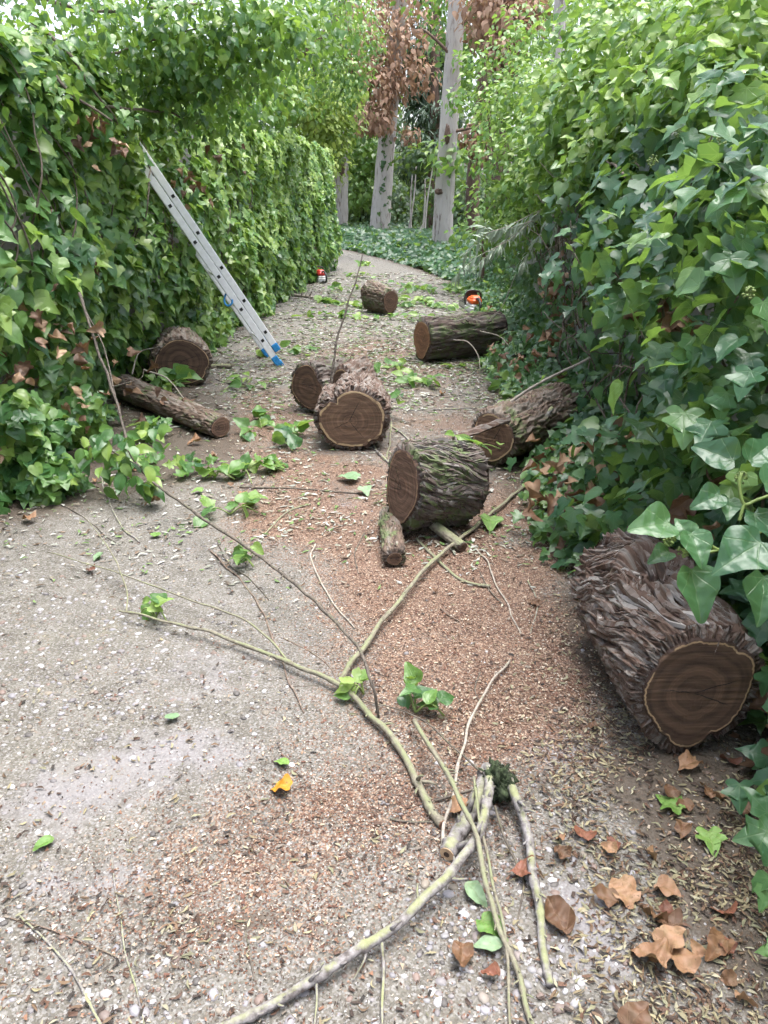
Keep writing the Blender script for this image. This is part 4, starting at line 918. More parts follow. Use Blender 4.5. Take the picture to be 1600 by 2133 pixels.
# ------------------------------------------------------------------ ladder
M['alu'] = flat('brushed_aluminium', (0.86, 0.87, 0.90), 0.38, 0.12, var=0.06, scale=25)
M['blue'] = flat('blue_plastic', (0.02, 0.22, 0.52), 0.45, var=0.15)
M['black'] = flat('black_plastic', (0.015, 0.015, 0.016), 0.45, var=0.2)
u_ = unit([-.150, -.061, .263]); w_ = unit([-.352, .936, 0.0]); w_ = unit(w_ - u_ * np.dot(w_, u_)); n_ = np.cross(u_, w_)
if n_[0] < 0: n_ = -n_
foot = G(583, 762, 0.0)
Mx = np.stack([n_, w_, u_], -1)                     # local: x across the stile, y along the rungs, z up the ladder
LAD = empty('ladder', foot, 'aluminium extension ladder with blue feet leaning into the left ivy hedge', 'ladder')
def lp(x, y, z): return Mx @ np.array([x, y, z])
SP_ = 0.315
for sec, (x0, z0, z1) in enumerate(((0.0, 0.07, 2.15), (0.061, 0.16, 2.7))):
    s_ = link
    for side, y in ((0, 0.0), (1, 0.40)):
        b = MB(); zc = (z0 + z1) / 2; Lz = z1 - z0
        b.box(lp(x0, y, zc), .052, .020, Lz, Mx, .003)
        b.box(lp(x0 - .025, y + .009, zc), .006, .034, Lz, Mx, .0015); b.box(lp(x0 + .025, y + .009, zc), .006, .034, Lz, Mx, .0015)
        st = b.build('stile', M['alu'], LAD, loc=None)
        f = MB(); zf = z0 - .03
        f.box(lp(x0, y + .004, z0 - .005), .058, .044, .07, Mx, .006)
        if sec == 0:
            f.box(lp(x0 + .006, y + .004, z0 - .045), .060, .050, .04, Mx, .008)
            for q in range(4): f.box(lp(x0 - .022 + q * .018, y + .004, z0 - .07), .008, .048, .02, Mx, .002)
        f.build('foot', M['blue'], LAD, loc=None)
        nr = int((z1 - z0 - .1) / SP_) + 1
        for k in range(nr):
            z = 0.27 + (0.0 if sec == 0 else 0.045) + k * SP_
            if z > z1 - .05: break
            c = MB(); c.box(lp(x0, y + (-.0105 if side == 0 else .0105), z), .025, .004, .025, Mx, .001); c.build('rung_cap', M['black'], LAD, loc=None)
            if side == 0:
                r = MB(); r.box(lp(x0, .20, z), .026, .385, .026, Mx, .003); r.build('rung', M['alu'], LAD, loc=None)
hk = [W(462, 612, 6.0) + np.array([0, 0, 0.03 * 0]), W(468, 635, 6.0), W(478, 640, 6.0), W(484, 630, 6.0)]
b = MB(); b.tube(catmull([W(476, 608, 6.35), W(469, 616, 6.35), W(468, 630, 6.35), W(475, 637, 6.35), W(483, 632, 6.35), W(484, 624, 6.35)], 30) - foot, .008, 8)
b.build('stay_strap', M['blue'], LAD, smooth=True, loc=None)

# ------------------------------------------------------------------ chainsaws
M['orange'] = flat('orange_casing', (0.75, 0.12, 0.02), 0.4, var=0.06)
M['red'] = flat('red_casing', (0.62, 0.04, 0.035), 0.4, var=0.06)
M['white'] = flat('pale_grey_casing', (0.58, 0.58, 0.57), 0.5, var=0.08)
M['steel'] = flat('bar_steel', (0.45, 0.46, 0.47), 0.35, 0.9)
def chainsaw(label, loc, rz, col, k=1.0):
    E = empty('chainsaw', loc, label, 'chainsaw', 'chainsaws set down on the path'); E.rotation_euler = (0, 0, rz); E.scale = (k, k, k)
    def P(name, mat, f, smooth=False, par=None):
        b = MB(); f(b); return b.build(name, M[mat], par or E, smooth=smooth, loc=None)
    def body(b):
        b.box((0, 0, .055), .36, .17, .09, None, .02); b.box((-.02, 0, .10), .30, .15, .06, None, .018)
    P('housing', 'white', body)
    def cover(b):
        b.box((-.03, 0, .165), .26, .155, .085, None, .03); b.box((-.06, 0, .205), .17, .12, .05, None, .022)
    c = P('top_cover', col, cover)
    P('badge', 'black', lambda b: b.tube([(-.05, -.079, .175), (-.05, -.083, .175)], [.018, .018], 14), par=c)
    P('starter_cover', 'white', lambda b: b.box((.0, -.092, .085), .19, .025, .115, None, .01))
    def vents(b):
        for q in range(6): b.box((-.055 + q * .022, -.106, .085), .008, .006, .07, None, .002)
    P('vent_slots', 'black', vents)
    P('front_handle', 'black', lambda b: b.tube(catmull([(.10, -.11, .03), (.10, -.125, .12), (.10, -.11, .24), (.10, -.04, .275), (.09, .06, .27), (.08, .10, .20), (.07, .095, .10)], 34), .0125, 10), True)
    P('rear_handle', 'black', lambda b: b.tube(catmull([(-.15, 0, .20), (-.24, 0, .21), (-.33, 0, .17), (-.36, 0, .10), (-.32, 0, .035), (-.15, 0, .03)], 30), .017, 10), True)
    P('hand_guard', 'black', lambda b: b.box((.155, -.01, .22), .012, .15, .11, None, .005))
    P('filler_cap', 'black', lambda b: b.tube([(.12, -.085, .06), (.12, -.112, .06)], [.02, .018], 14))
    g = P('guide_bar', 'steel', lambda b: (b.box((.36, .05, .06), .40, .006, .07, None, .002), b.tube([(.56, .047, .06), (.56, .053, .06)], [.035, .035], 18)))
    def ch(b):
        pts = []
        for q in range(46):
            t = q / 46 * (2 * .40 + math.pi * .037 * 2)
            if t < .40: p = (.16 + t, .05, .097)
            elif t < .40 + math.pi * .037: a = (t - .40) / .037; p = (.56 + .037 * math.sin(a), .05, .06 + .037 * math.cos(a))
            elif t < .80 + math.pi * .037: p = (.56 - (t - .40 - math.pi * .037), .05, .023)
            else: continue
            b.box(p, .013, .009, .012, None, .002)
    P('chain', 'black', ch, par=g)
    return E
chainsaw('orange-topped chainsaw with black handle set down beside the right ivy', G(986, 652), math.radians(98), 'orange', 0.95)
chainsaw('red-topped chainsaw standing at the far foot of the left hedge', G(666, 588), math.radians(115), 'red', 0.9)
# ------------------------------------------------------------------ garden walls under the ivy
def wall_obj(name, label, ys_, xs_, h, th, sgn, mat):
    ys_ = np.array(ys_, float); xs_ = np.array(xs_, float); n = len(ys_); V = []
    for x, y in zip(xs_, ys_):
        V += [(x, y, -.05), (x, y, h - .06), (x + sgn * th, y, h - .06), (x + sgn * th, y, -.05)]
    T = []
    for i in range(n - 1):
        for k in range(4):
            a, b_ = i * 4 + k, i * 4 + (k + 1) % 4; T.append((a, b_, b_ + 4, a + 4))
    T += [(0, 1, 2, 3), (4 * n - 4, 4 * n - 3, 4 * n - 2, 4 * n - 1)]
    c = np.array([xs_[0], ys_[0], 0]); E = empty(name, c, label, 'wall')
    link('wall_face', mesh_tris('wall_face', np.array(V) - c, T, M[mat], smooth=False), E)
    V = []
    for x, y in zip(xs_, ys_):
        V += [(x - sgn * .03, y, h - .058), (x - sgn * .03, y, h), (x + sgn * (th + .03), y, h), (x + sgn * (th + .03), y, h - .058)]
    link('coping', mesh_tris('coping', np.array(V) - c, T, M[mat], smooth=False), E)
    return E
LB_y = [-1.5, 1.5, 3.7, 6, 8.2, 12, 16.0]; LB_x = [-2.1, -2.0, -1.92, -1.76, -1.62, -1.34, -1.05]
LB = lambda y: np.interp(y, LB_y, LB_x)
RW_y = [-1.5, 1.5, 4, 8, 13, 15]; RW_x = [1.36, 1.36, 1.45, 1.62, 1.95, 2.1]
RWX = lambda y: np.interp(y, RW_y, RW_x)
wall_obj('garden_wall', 'dark rendered wall hidden under the left ivy hedge', LB_y, np.array(LB_x) - .42, 1.95, .25, -1, 'wall')
wall_obj('garden_wall', 'pale grey rendered wall glimpsed through the right ivy', RW_y, RW_x, 1.55, .25, 1, 'wall')

def rn(n, s=1.0): return RNG.normal(0, s, (n, 3))
UP = np.array([0, 0, 1.0])
def stems(parent, name, lines, mat, r=.006):
    L = np.array(parent.location)
    for P in lines:
        b = MB(); Q = catmull(P, 24); Q = Q + .02 * np.stack([perlin(Q * 6 + q * 7) for q in range(3)], -1)
        b.tube(Q - L, np.linspace(r, r * .5, 24), 6); b.build(name, M[mat], parent, smooth=True, loc=None)

# ------------------------------------------------------------------ left ivy hedge
def left_surface(y, z):
    zz = z / 2.3
    x = LB(y) + 0.10 * np.sin(zz * 2.6 + 0.3) - 0.40 * np.clip(zz - 0.82, 0, 1) ** 1.5 * 3
    x = x - 0.16 * np.exp(-((y - 6.1) / .6) ** 2) * sstep(z, .7, 1.5)
    return x + 0.20 * fbm(np.stack([y * 1.1, z * 1.2, 0 * y], -1), 3) - 0.30 * np.exp(-((y - 5.7) / .7) ** 2 - ((z - .15) / .45) ** 2)
HL = empty('ivy_hedge', (-1.9, 6.0, 0), 'tall bright green ivy hedge along the left side behind the ladder', 'hedge')
lv = Leaves(T_IVY); inner = Leaves(T_IVY); dd = Leaves(T_DEAD)
n = 18500
y = 0.3 + (16.2 - 0.3) * RNG.uniform(0, 1, n) ** 1.15; z = 2.45 * RNG.uniform(0, 1, n) ** 0.92
ztop = 2.15 + .28 * perlin(np.stack([y * 1.3, 0 * y, 0 * y + 4], -1)); z = np.minimum(z, ztop - RNG.uniform(0, .25, n))
z = np.maximum(z, 0.03)
gap = fbm(np.stack([y * 1.9, z * 1.9, 0 * y + 7], -1), 3)
near = np.clip((7.5 - y) / 5, 0, 1)
keepm = RNG.uniform(0, 1, n) > near * np.clip(.12 + sstep(gap, -.12, 0.25) + .45 * sstep(1.1 - z, 0, .6) * sstep(gap, -.4, .1), 0, .97)
y, z = y[keepm], z[keepm]; n = len(y)
dpt = RNG.exponential(.05, n)
P = np.stack([left_surface(y, z) - dpt, y, z], -1)
Nn = np.array([0.70, -0.30, 0.60]) + rn(n, .36); Td = np.array([0.25, -0.1, -0.9]) + rn(n, .42)
topm = sstep(z, 1.7, 2.3)[:, None]; Nn = Nn * (1 - topm * .5) + np.array([0.3, -0.1, 0.9]) * topm * .7
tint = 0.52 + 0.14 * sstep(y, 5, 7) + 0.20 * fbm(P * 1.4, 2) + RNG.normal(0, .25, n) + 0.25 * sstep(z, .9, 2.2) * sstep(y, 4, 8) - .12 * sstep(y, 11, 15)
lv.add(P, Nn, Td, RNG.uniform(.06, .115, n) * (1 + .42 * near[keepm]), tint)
n = 6000
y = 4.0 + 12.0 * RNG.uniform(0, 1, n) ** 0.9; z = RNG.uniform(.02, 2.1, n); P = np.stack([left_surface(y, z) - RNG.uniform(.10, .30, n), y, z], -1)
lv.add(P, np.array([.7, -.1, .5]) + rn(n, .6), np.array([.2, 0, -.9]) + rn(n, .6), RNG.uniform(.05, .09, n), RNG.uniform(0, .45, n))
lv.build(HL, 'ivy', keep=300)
# dead leaves caught in it
n = 110; y = 2.4 + 8 * RNG.uniform(0, 1, n) ** 1.5; z = RNG.uniform(.05, 2.0, n) ** 1.2; P = np.stack([left_surface(y, z) - RNG.uniform(-.02, .2, n), y, z], -1)
for (px, py, dep, k, sp) in ((205, 290, 4.2, 14, .08), (370, 370, 6.2, 20, .14), (95, 660, 3.9, 12, .09), (180, 800, 4.3, 9, .12), (40, 740, 3.6, 7, .08), (290, 780, 4.9, 12, .12), (120, 880, 4.1, 10, .16)):
    P = np.vstack([P, W(px, py, dep) + rn(k, sp)])
n = len(P); P[:, 2] = np.maximum(P[:, 2], .03)
dd.add(P, np.array([.6, -.3, .4]) + rn(n, .8), np.array([.1, 0, -.9]) + rn(n, .5), RNG.uniform(.045, .08, n), RNG.uniform(.1, 1, n))
dd.build(HL, 'dead', keep=60, name='dead_foliage', leafname='dead_leaf')
ln = []
for q in range(46):
    y0 = random.uniform(2.6, 9); z0 = random.uniform(0, 1.2); x0 = left_surface(np.array([y0]), np.array([z0]))[0] - .03
    ln.append([(x0 - .1, y0, z0), (x0 + .02, y0 + random.uniform(-.2, .2), z0 + .3), (x0 - .03, y0 + random.uniform(-.4, .4), z0 + .65), (x0 - .12, y0 + random.uniform(-.5, .5), z0 + random.uniform(.8, 1.2))])
stems(HL, 'stem', ln, 'stem', .006)

# leafy shoots low at the left edge and on the hanging branch
E = empty('ivy_shoot', G(60, 1010), 'low ivy clump spilling onto the path at the left edge', 'ivy'); s = Leaves(T_IVY)
for (px, py, dep, k, R) in ((40, 960, 3.85, 130, .20), (100, 995, 3.8, 110, .16), (20, 880, 3.7, 110, .18), (90, 900, 3.95, 90, .16), (160, 850, 4.3, 80, .16)):
    d = unit(rn(k)); P = W(px, py, dep) + d * R * RNG.uniform(.4, 1, (k, 1)); P[:, 2] = np.maximum(P[:, 2], .03)
    s.add(P, d * .6 + np.array([.2, -.4, .7]) + rn(k, .35), d * .4 + np.array([.2, -.3, -.5]) + rn(k, .4), RNG.uniform(.06, .10, k), RNG.uniform(.15, .8, k))
for (px, py, dep, k, R) in ((200, 870, 4.6, 60, .2), (310, 900, 4.5, 26, .16), (400, 970, 4.2, 14, .14), (280, 960, 4.0, 20, .14), (340, 800, 5.4, 26, .16), (210, 780, 5.0, 50, .2)):
    d = unit(rn(k)); P = G(px, py, .05) + d * R * RNG.uniform(.2, 1, (k, 1)); P[:, 2] = .03 + .06 * RNG.uniform(0, 1, k)
    s.add(P, np.array([.1, -.3, .8]) + rn(k, .35), unit(rn(k)) * [1, 1, .2], RNG.uniform(.05, .09, k), RNG.uniform(.2, .8, k))
s.build(E, 'ivy', keep=170)
E = empty('leafy_sprig', (LEAFY[0][0], LEAFY[0][1], 0), 'spray of broad fresh green leaves on the arching branch', 'leaves'); s = Leaves(T_OV)
for (px, py, dep, k, R) in ((250, 930, 3.72, 26, .14), (290, 985, 3.7, 26, .12), (215, 960, 3.75, 22, .14), (300, 1020, 3.65, 14, .09), (180, 920, 3.8, 16, .12), (330, 900, 3.9, 14, .16)):
    d = unit(rn(k)); k = int(k * .7); d = d[:k]; s.add(W(px, py, dep) + d * R * RNG.uniform(.3, 1, (k, 1)), np.array([.1, -.5, .7]) + rn(k, .5), d * .5 + np.array([.2, -.4, -.6]) + rn(k, .5), RNG.uniform(.06, .10, k), RNG.uniform(.0, .6, k))
s.build(E, 'ivy', keep=140)

# ------------------------------------------------------------------ foliage overhanging at the upper left
def clumps(L, lst, size, tint, hang=.7, dens=1.0, flat_=.8, tn=.16):
    for (px, py, dep, k, R) in lst:
        k = int(k * dens); d = unit(rn(k)); c = W(px, py, dep)
        P = c + d * (R * RNG.uniform(0, 1, (k, 1)) ** .45) * np.array([1, 1, flat_]); P[:, 2] = np.maximum(P[:, 2], .04)
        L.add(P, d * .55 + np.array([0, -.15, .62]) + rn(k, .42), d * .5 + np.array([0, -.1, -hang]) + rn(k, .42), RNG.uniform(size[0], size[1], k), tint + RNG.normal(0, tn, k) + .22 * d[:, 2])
E = empty('overhanging_ivy', (-1.9, 4.6, 0), 'ivy crown with hanging leaves overhanging the upper left corner', 'ivy'); s = Leaves(T_MAT)
clumps(s, [(330, 40, 4.6, 330, .45), (450, 70, 4.7, 330, .42), (540, 40, 4.6, 240, .34), (250, 110, 4.8, 280, .40), (400, 150, 4.9, 300, .36), (330, 190, 5.0, 230, .32), (520, 130, 5.2, 220, .30), (590, 60, 4.4, 60, .16), (480, 200, 5.6, 220, .34), (420, 240, 5.9, 180, .3), (560, 210, 6.2, 200, .32),
           (150, 20, 4.2, 120, .4), (60, 120, 4.0, 130, .34), (30, 200, 3.8, 120, .3), (120, 190, 4.3, 110, .34), (620, 120, 6.4, 160, .35), (650, 10, 6.2, 240, .5), (180, 240, 4.4, 90, .3)], (.042, .072), .58, .95, dens=1.4, tn=.24)
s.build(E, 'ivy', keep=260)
ln = [[W(40, 20, 4.2), W(130, 100, 4.2), W(190, 180, 4.3), W(250, 260, 4.5)], [W(-60, 60, 4.3), W(120, 130, 4.5), W(300, 90, 4.7), W(470, 40, 4.8)], [W(-30, -40, 4.5), W(200, 20, 4.6), W(400, 10, 4.7), W(600, -20, 4.8)], [W(80, 90, 4.0), W(130, 180, 4.0), W(230, 250, 4.2)], [W(20, 160, 4.1), W(200, 220, 4.5), W(330, 230, 4.9), W(420, 260, 5.2)]]
E2 = E; stems(E, 'stem', ln, 'stem', .012)
E = empty('hanging_tree', W(700, 300, 10) * np.array([1, 1, 0]), 'pale green tree hanging over the far end of the left hedge', 'tree'); s = Leaves(T_OV)
clumps(s, [(640, 60, 9.5, 420, .6), (690, 120, 10, 420, .6), (730, 60, 10, 380, .5), (660, 180, 10.5, 380, .55), (720, 170, 10, 300, .4), (700, -30, 10, 420, .7), (760, 90, 10, 160, .3), (740, 150, 10, 160, .3), (610, -20, 9.5, 380, .7)], (.045, .075), .55, 1.0, dens=.95, tn=.24)
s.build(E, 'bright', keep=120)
b = MB(); b.tube(catmull([(-1.9, 10.6, -.1), (-2.0, 10.6, 1.2), (-1.7, 10.5, 2.4), W(690, 60, 10), W(720, -60, 10)], 30) - np.array(E.location), np.linspace(.12, .03, 30), 10, jit=.1); b.build('trunk', M['trunk_brown'], E, smooth=True, loc=None)
for q in ([W(640, 60, 9.5), W(660, 180, 10.5)], [W(690, 60, 10), W(735, 150, 10)], [W(680, 90, 10), W(620, 0, 9.5)]):
    b = MB(); b.tube(catmull(q, 12) - np.array(E.location), np.linspace(.03, .01, 12), 7); b.build('limb', M['trunk_brown'], E, smooth=True, loc=None)

# ------------------------------------------------------------------ right ivy: ground, wall face, bulging crown
XE_y = [0.9, 1.3, 1.6, 2.3, 2.6, 2.9, 3.2, 3.8, 5, 6, 7, 9, 13, 15]; XE_x = [0.78, 0.86, 0.97, 0.97, 0.80, 0.68, 0.64, 0.78, 0.98, 0.84, 0.94, 1.12, 1.22, 1.3]
XE = lambda y: np.interp(y, XE_y, XE_x)
HR = empty('ivy_hedge', (1.4, 4.0, 0), 'dark ivy climbing the wall and spreading on the ground along the right side', 'hedge'); s = Leaves(T_IVY)
n = 11000; y = 1.0 + 13 * RNG.uniform(0, 1, n) ** 1.7; t = RNG.uniform(0, 1, n) ** 0.85
x = XE(y) + (RWX(y) - XE(y)) * t + .05 * RNG.normal(size=n); z = .03 + .30 * t ** 1.4 + RNG.uniform(0, .08, n) + .12 * np.maximum(perlin(np.stack([x * 3, y * 2, 0 * x], -1)), 0)
ex = (x > .62) & (x < 1.02) & (y > 1.55) & (y < 2.35)          # room for the big log
l3 = np.array(LOG3[1][0]); l3b = np.array(LOG3[1][1]); tt = np.clip(((x - l3[0]) * (l3b[0] - l3[0]) + (y - l3[1]) * (l3b[1] - l3[1])) / ((l3b[0] - l3[0]) ** 2 + (l3b[1] - l3[1]) ** 2), 0, .85)
ex |= np.hypot(x - l3[0] - tt * (l3b[0] - l3[0]), y - l3[1] - tt * (l3b[1] - l3[1])) < .19
l9 = np.array(LOG9[1][0]); l9b = np.array(LOG9[1][1]); tt = np.clip(((x - l9[0]) * (l9b[0] - l9[0]) + (y - l9[1]) * (l9b[1] - l9[1])) / ((l9b[0] - l9[0]) ** 2 + (l9b[1] - l9[1]) ** 2), 0, .8)
ex |= np.hypot(x - l9[0] - tt * (l9b[0] - l9[0]), y - l9[1] - tt * (l9b[1] - l9[1])) < .22
gapn = fbm(np.stack([x * 2.5, y * 2.0, 0 * x + 3], -1), 3)
ok = ~ex & ~((gapn > .38) & (RNG.uniform(0, 1, n) < .8)) & (RNG.uniform(0, 1, n) < .35 + .65 * sstep(y, 1.6, 3.0))
x, y, z, t = x[ok], y[ok], z[ok], t[ok]; n = len(x); P = np.stack([x, y, z], -1)
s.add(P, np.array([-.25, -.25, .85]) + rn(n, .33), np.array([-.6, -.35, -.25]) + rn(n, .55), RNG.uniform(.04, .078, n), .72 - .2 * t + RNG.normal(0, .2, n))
n = 5200; y = 1.2 + 12.5 * RNG.uniform(0, 1, n) ** 1.5; z = RNG.uniform(.15, 1.5, n)
g2 = fbm(np.stack([y * 1.8, z * 2.2, 0 * y + 12], -1), 3) + .45 * np.exp(-((y - 3.6) / .9) ** 2 - ((z - .75) / .35) ** 2)
ok = RNG.uniform(0, 1, n) > sstep(g2, -.1, .3) * .96; y, z = y[ok], z[ok]; n = len(y)
P = np.stack([RWX(y) - .04 - RNG.exponential(.09, n) - .18 * np.abs(fbm(np.stack([y * 1.5, z * 1.5, 0 * y], -1), 2)), y, z], -1)
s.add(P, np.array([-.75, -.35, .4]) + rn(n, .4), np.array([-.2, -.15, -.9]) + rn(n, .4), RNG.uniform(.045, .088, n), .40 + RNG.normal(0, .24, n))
n = 2600; y = RNG.uniform(-1.0, 2.3, n); z = RNG.uniform(.05, 1.8, n)      # the ivy goes on beside and behind the viewer
P = np.stack([RWX(y) - .03 - np.minimum(RNG.exponential(.09, n), .3), y, z], -1)
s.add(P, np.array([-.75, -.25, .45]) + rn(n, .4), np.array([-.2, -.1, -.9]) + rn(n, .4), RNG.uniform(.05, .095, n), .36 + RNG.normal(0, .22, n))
# larger leaves close to the right edge
clumps(s, [(1560, 430, 1.9, 60, .22), (1500, 540, 2.1, 70, .24), (1420, 560, 2.5, 80, .26), (1560, 640, 1.9, 55, .20), (1460, 680, 2.3, 60, .22), (1380, 640, 2.8, 70, .24), (1560, 800, 1.9, 55, .2), (1480, 830, 2.2, 60, .22), (1330, 520, 3.1, 80, .28), (1250, 560, 3.8, 80, .3), (1580, 930, 1.8, 40, .16),
           (1400, 940, 2.6, 70, .22), (1500, 1000, 2.3, 60, .2), (1310, 930, 3.0, 70, .2), (1600, 1290, 2.1, 30, .12), (1610, 1420, 1.95, 16, .08), (1450, 1060, 2.4, 60, .2), (1330, 1060, 2.8, 70, .16), (1240, 1080, 3.05, 60, .14), (1250, 1000, 3.3, 50, .14), (1570, 250, 2.5, 90, .24), (1400, 330, 3.3, 170, .28), (1510, 330, 2.5, 100, .24), (1590, 360, 2.1, 55, .18), (1240, 420, 4.3, 150, .28), (1350, 420, 3.3, 130, .26), (1450, 430, 2.7, 90, .22), (1290, 490, 3.9, 110, .24)], (.06, .10), .30, .9, tn=.24, dens=.8)
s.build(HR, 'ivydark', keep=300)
n = 300; y = 1.3 + 8 * RNG.uniform(0, 1, n) ** 1.6; P = np.stack([XE(y) + (RWX(y) - XE(y)) * RNG.uniform(0, 1, n), y, RNG.uniform(.02, .22, n)], -1)
for (px, py, dep, k, sp) in ((1170, 610, 5.4, 22, .09), (1150, 580, 5.6, 12, .08), (1400, 680, 2.6, 9, .05), (1390, 640, 2.7, 5, .04), (1130, 710, 5.2, 14, .07), (1480, 1080, 2.1, 5, .05), (1240, 1040, 3.2, 26, .12), (1300, 1010, 3.0, 24, .14), (1200, 1010, 3.4, 20, .1)):
    P = np.vstack([P, W(px, py, dep) + rn(k, sp)])
P[:, 2] = np.maximum(P[:, 2], .02); n = len(P); dd = Leaves(T_DEAD)
dd.add(P, np.array([-.3, -.3, .6]) + rn(n, .7), rn(n, .7) + [0, 0, -.4], RNG.uniform(.05, .085, n), RNG.uniform(.1, 1, n)); dd.build(HR, 'dead', keep=70, name='dead_foliage', leafname='dead_leaf')
ln = []
for q in range(60):
    y0 = random.uniform(1.9, 7); z0 = random.uniform(.05, .9); x0 = RWX(y0) - random.uniform(.03, .3)
    ln.append([(x0, y0, z0), (x0 - random.uniform(-.05, .15), y0 + random.uniform(-.25, .25), z0 + .2), (x0 - random.uniform(-.1, .2), y0 + random.uniform(-.4, .4), z0 + .45), (x0 - random.uniform(-.1, .3), y0 + random.uniform(-.5, .5), z0 + random.uniform(.5, .9))])
stems(HR, 'stem', ln, 'stem', .0055)

HC = empty('ivy_bush', (1.4, 4.2, 0), 'bright glossy ivy crown bulging over the top of the right wall', 'ivy'); s = Leaves(T_MAT)
clumps(s, [(1300, 130, 4.6, 330, .42), (1420, 110, 4.0, 300, .38), (1540, 90, 3.2, 230, .34), (1240, 220, 4.6, 300, .36), (1350, 230, 3.9, 280, .34), (1470, 190, 3.1, 150, .28), (1200, 300, 5.0, 280, .36), (1290, 330, 4.2, 240, .32), 
           (1480, 20, 4.2, 260, .45), (1360, 30, 5.0, 280, .5), (1580, -10, 3.4, 200, .4), (1250, 60, 5.6, 250, .45), (1180, 210, 5.6, 220, .34), (1180, 380, 5.0, 130, .26)], (.048, .086), .62, .45, dens=1.7, tn=.24)
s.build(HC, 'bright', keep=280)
for (px, py, dep) in ((1340, 255, 3.3), (1415, 275, 3.0), (1360, 335, 2.7), (1500, 300, 2.2), (1230, 300, 3.9), (1320, 330, 3.2)):       # flower umbels
    c = W(px, py, dep); b = MB()
    for q in range(22):
        d = unit(rn(1)[0]); b.tube([c, c + d * .016], [.0006, .0006], 4); b.add(*lump(c + d * .018, .0035, .0035, .0035, .1, q, 6, 7))
    b.build('umbel', M['stem_green'], HC, smooth=True, loc=np.array(HC.location))
ln = [[W(1600, 330, 3.0), W(1500, 260, 3.1), W(1420, 200, 3.4), W(1300, 120, 4.2)], [W(1560, 370, 3.4), W(1430, 300, 3.6), W(1300, 240, 4.1), W(1200, 180, 4.9)], [W(1420, 420, 3.5), W(1330, 380, 3.5), W(1260, 330, 4.0)], [W(1480, 380, 3.4), W(1380, 390, 3.3), W(1320, 330, 3.4)], [W(1400, 480, 3.6), W(1270, 430, 4.2), W(1170, 360, 5.0)]]
stems(HC, 'stem', ln, 'stem', .012)

SH = empty('shrub', W(1080, 560, 7) * np.array([1, 1, 0]), 'bright curled-leaf shrub leaning over the path beyond the ivy crown', 'shrub'); s = Leaves(T_OV)
clumps(s, [(1070, 240, 7.2, 420, .40), (1110, 180, 7.0, 360, .36), (1080, 330, 7.0, 420, .38), (1140, 270, 6.4, 340, .36), (1120, 390, 6.5, 340, .34), (1060, 410, 7.2, 300, .30), (1160, 200, 6.5, 300, .36), (1170, 350, 5.9, 260, .30), (1040, 480, 7.6, 220, .28), (1100, 470, 6.8, 200, .28)], (.045, .072), .70, .25, dens=1.3, tn=.22)
s.build(SH, 'bright', keep=220)
for q in ([W(1150, 600, 6.9), W(1130, 420, 6.8), W(1090, 280, 7.0)], [W(1160, 560, 6.7), W(1160, 350, 6.5), W(1140, 210, 6.7)], [W(1150, 500, 6.8), W(1080, 430, 7.0), W(1040, 400, 7.2)]):
    b = MB(); b.tube(catmull(q, 16) - np.array(SH.location), np.linspace(.02, .008, 16), 7); b.build('stem', M['stem'], SH, smooth=True, loc=None)
OL = empty('olive_branch', W(1080, 560, 6.0) * np.array([1, 1, 0]), 'silvery narrow-leaved branch drooping from the right shrub', 'branch'); s = Leaves(T_SLIM)
def spray(L, parent, P, k, size, mat='br_pale', r=.004, droop=-.5):
    Q = catmull(P, 26); b = MB(); b.tube(Q - np.array(parent.location), np.linspace(r, r * .4, 26), 6); b.build('stem', M[mat], parent, smooth=True, loc=None)
    i = RNG.integers(3, 26, k); T_ = unit(np.gradient(Q, axis=0))[i]; sd = unit(rn(k))
    L.add(Q[i], sd * .6 + np.array([0, -.4, .6]), T_ * .8 + sd * .6 + np.array([0, 0, droop]), RNG.uniform(size[0], size[1], k), RNG.uniform(.2, 1, k))
for q in ([(1165, 430), (1120, 450), (1060, 500), (985, 540), (950, 575)], [(1165, 430), (1150, 500), (1145, 560), (1140, 590)], [(1150, 420), (1090, 470), (1030, 520), (990, 560)], [(1160, 440), (1130, 480), (1100, 530), (1085, 555)], [(1140, 430), (1060, 470), (1010, 490), (970, 530)], [(1110, 460), (1040, 480), (1000, 470)]):
    spray(s, OL, [W(a, c, 6.1 + .3 * math.sin(a)) for a, c in q], 46, (.07, .12))
s.build(OL, 'silver', keep=160)

# near spray of mature ivy at the right edge, big leaves in front of the log
NS = empty('ivy_spray', (0.75, 1.5, 0), 'large glossy ivy spray with flower heads hanging in front of the big log', 'ivy')
ns = Leaves(T_MAT[:1] + T_MAT[3:4])
big_ = [(1395, 1090, 1.42, -.85, -.15, .105), (1440, 1110, 1.40, .1, -1, .085), (1440, 1185, 1.40, .05, -1, .12), (1440, 1120, 1.42, -.5, .75, .06), (1530, 960, 1.45, -.8, .55, .10), (1500, 1030, 1.44, -.9, -.35, .075), (1570, 1070, 1.38, .2, -.9, .10), (1590, 1010, 1.36, .9, .3, .10), (1520, 1040, 1.46, -.3, -.9, .07), (1585, 1130, 1.32, -.7, -.4, .13), (1560, 960, 1.42, .7, .6, .09), (1590, 1200, 1.36, -.2, -.9, .11), (1395, 1150, 1.44, -.75, -.35, .06)]
for (px, py, dep, dx, dy, sz) in big_:
    P = W(px, py, dep)[None]; Rv = np.array([1, 0, 0]); Uc = np.array([0, _sp, _cp]); Fw = np.array([0, _cp, -_sp])
    td = Rv * dx + Uc * dy - Fw * .15; nn_ = -Fw * .8 + UP * .6 + rn(1, .18)[0]
    ns.add(P, nn_[None], td[None], sz * .82, .5)
ns.tm = [hi_tmpl(*t_, 1, .05, 3) for t_ in ns.tm]; ns.build(NS, 'ivydark', keep=13, cell=1)
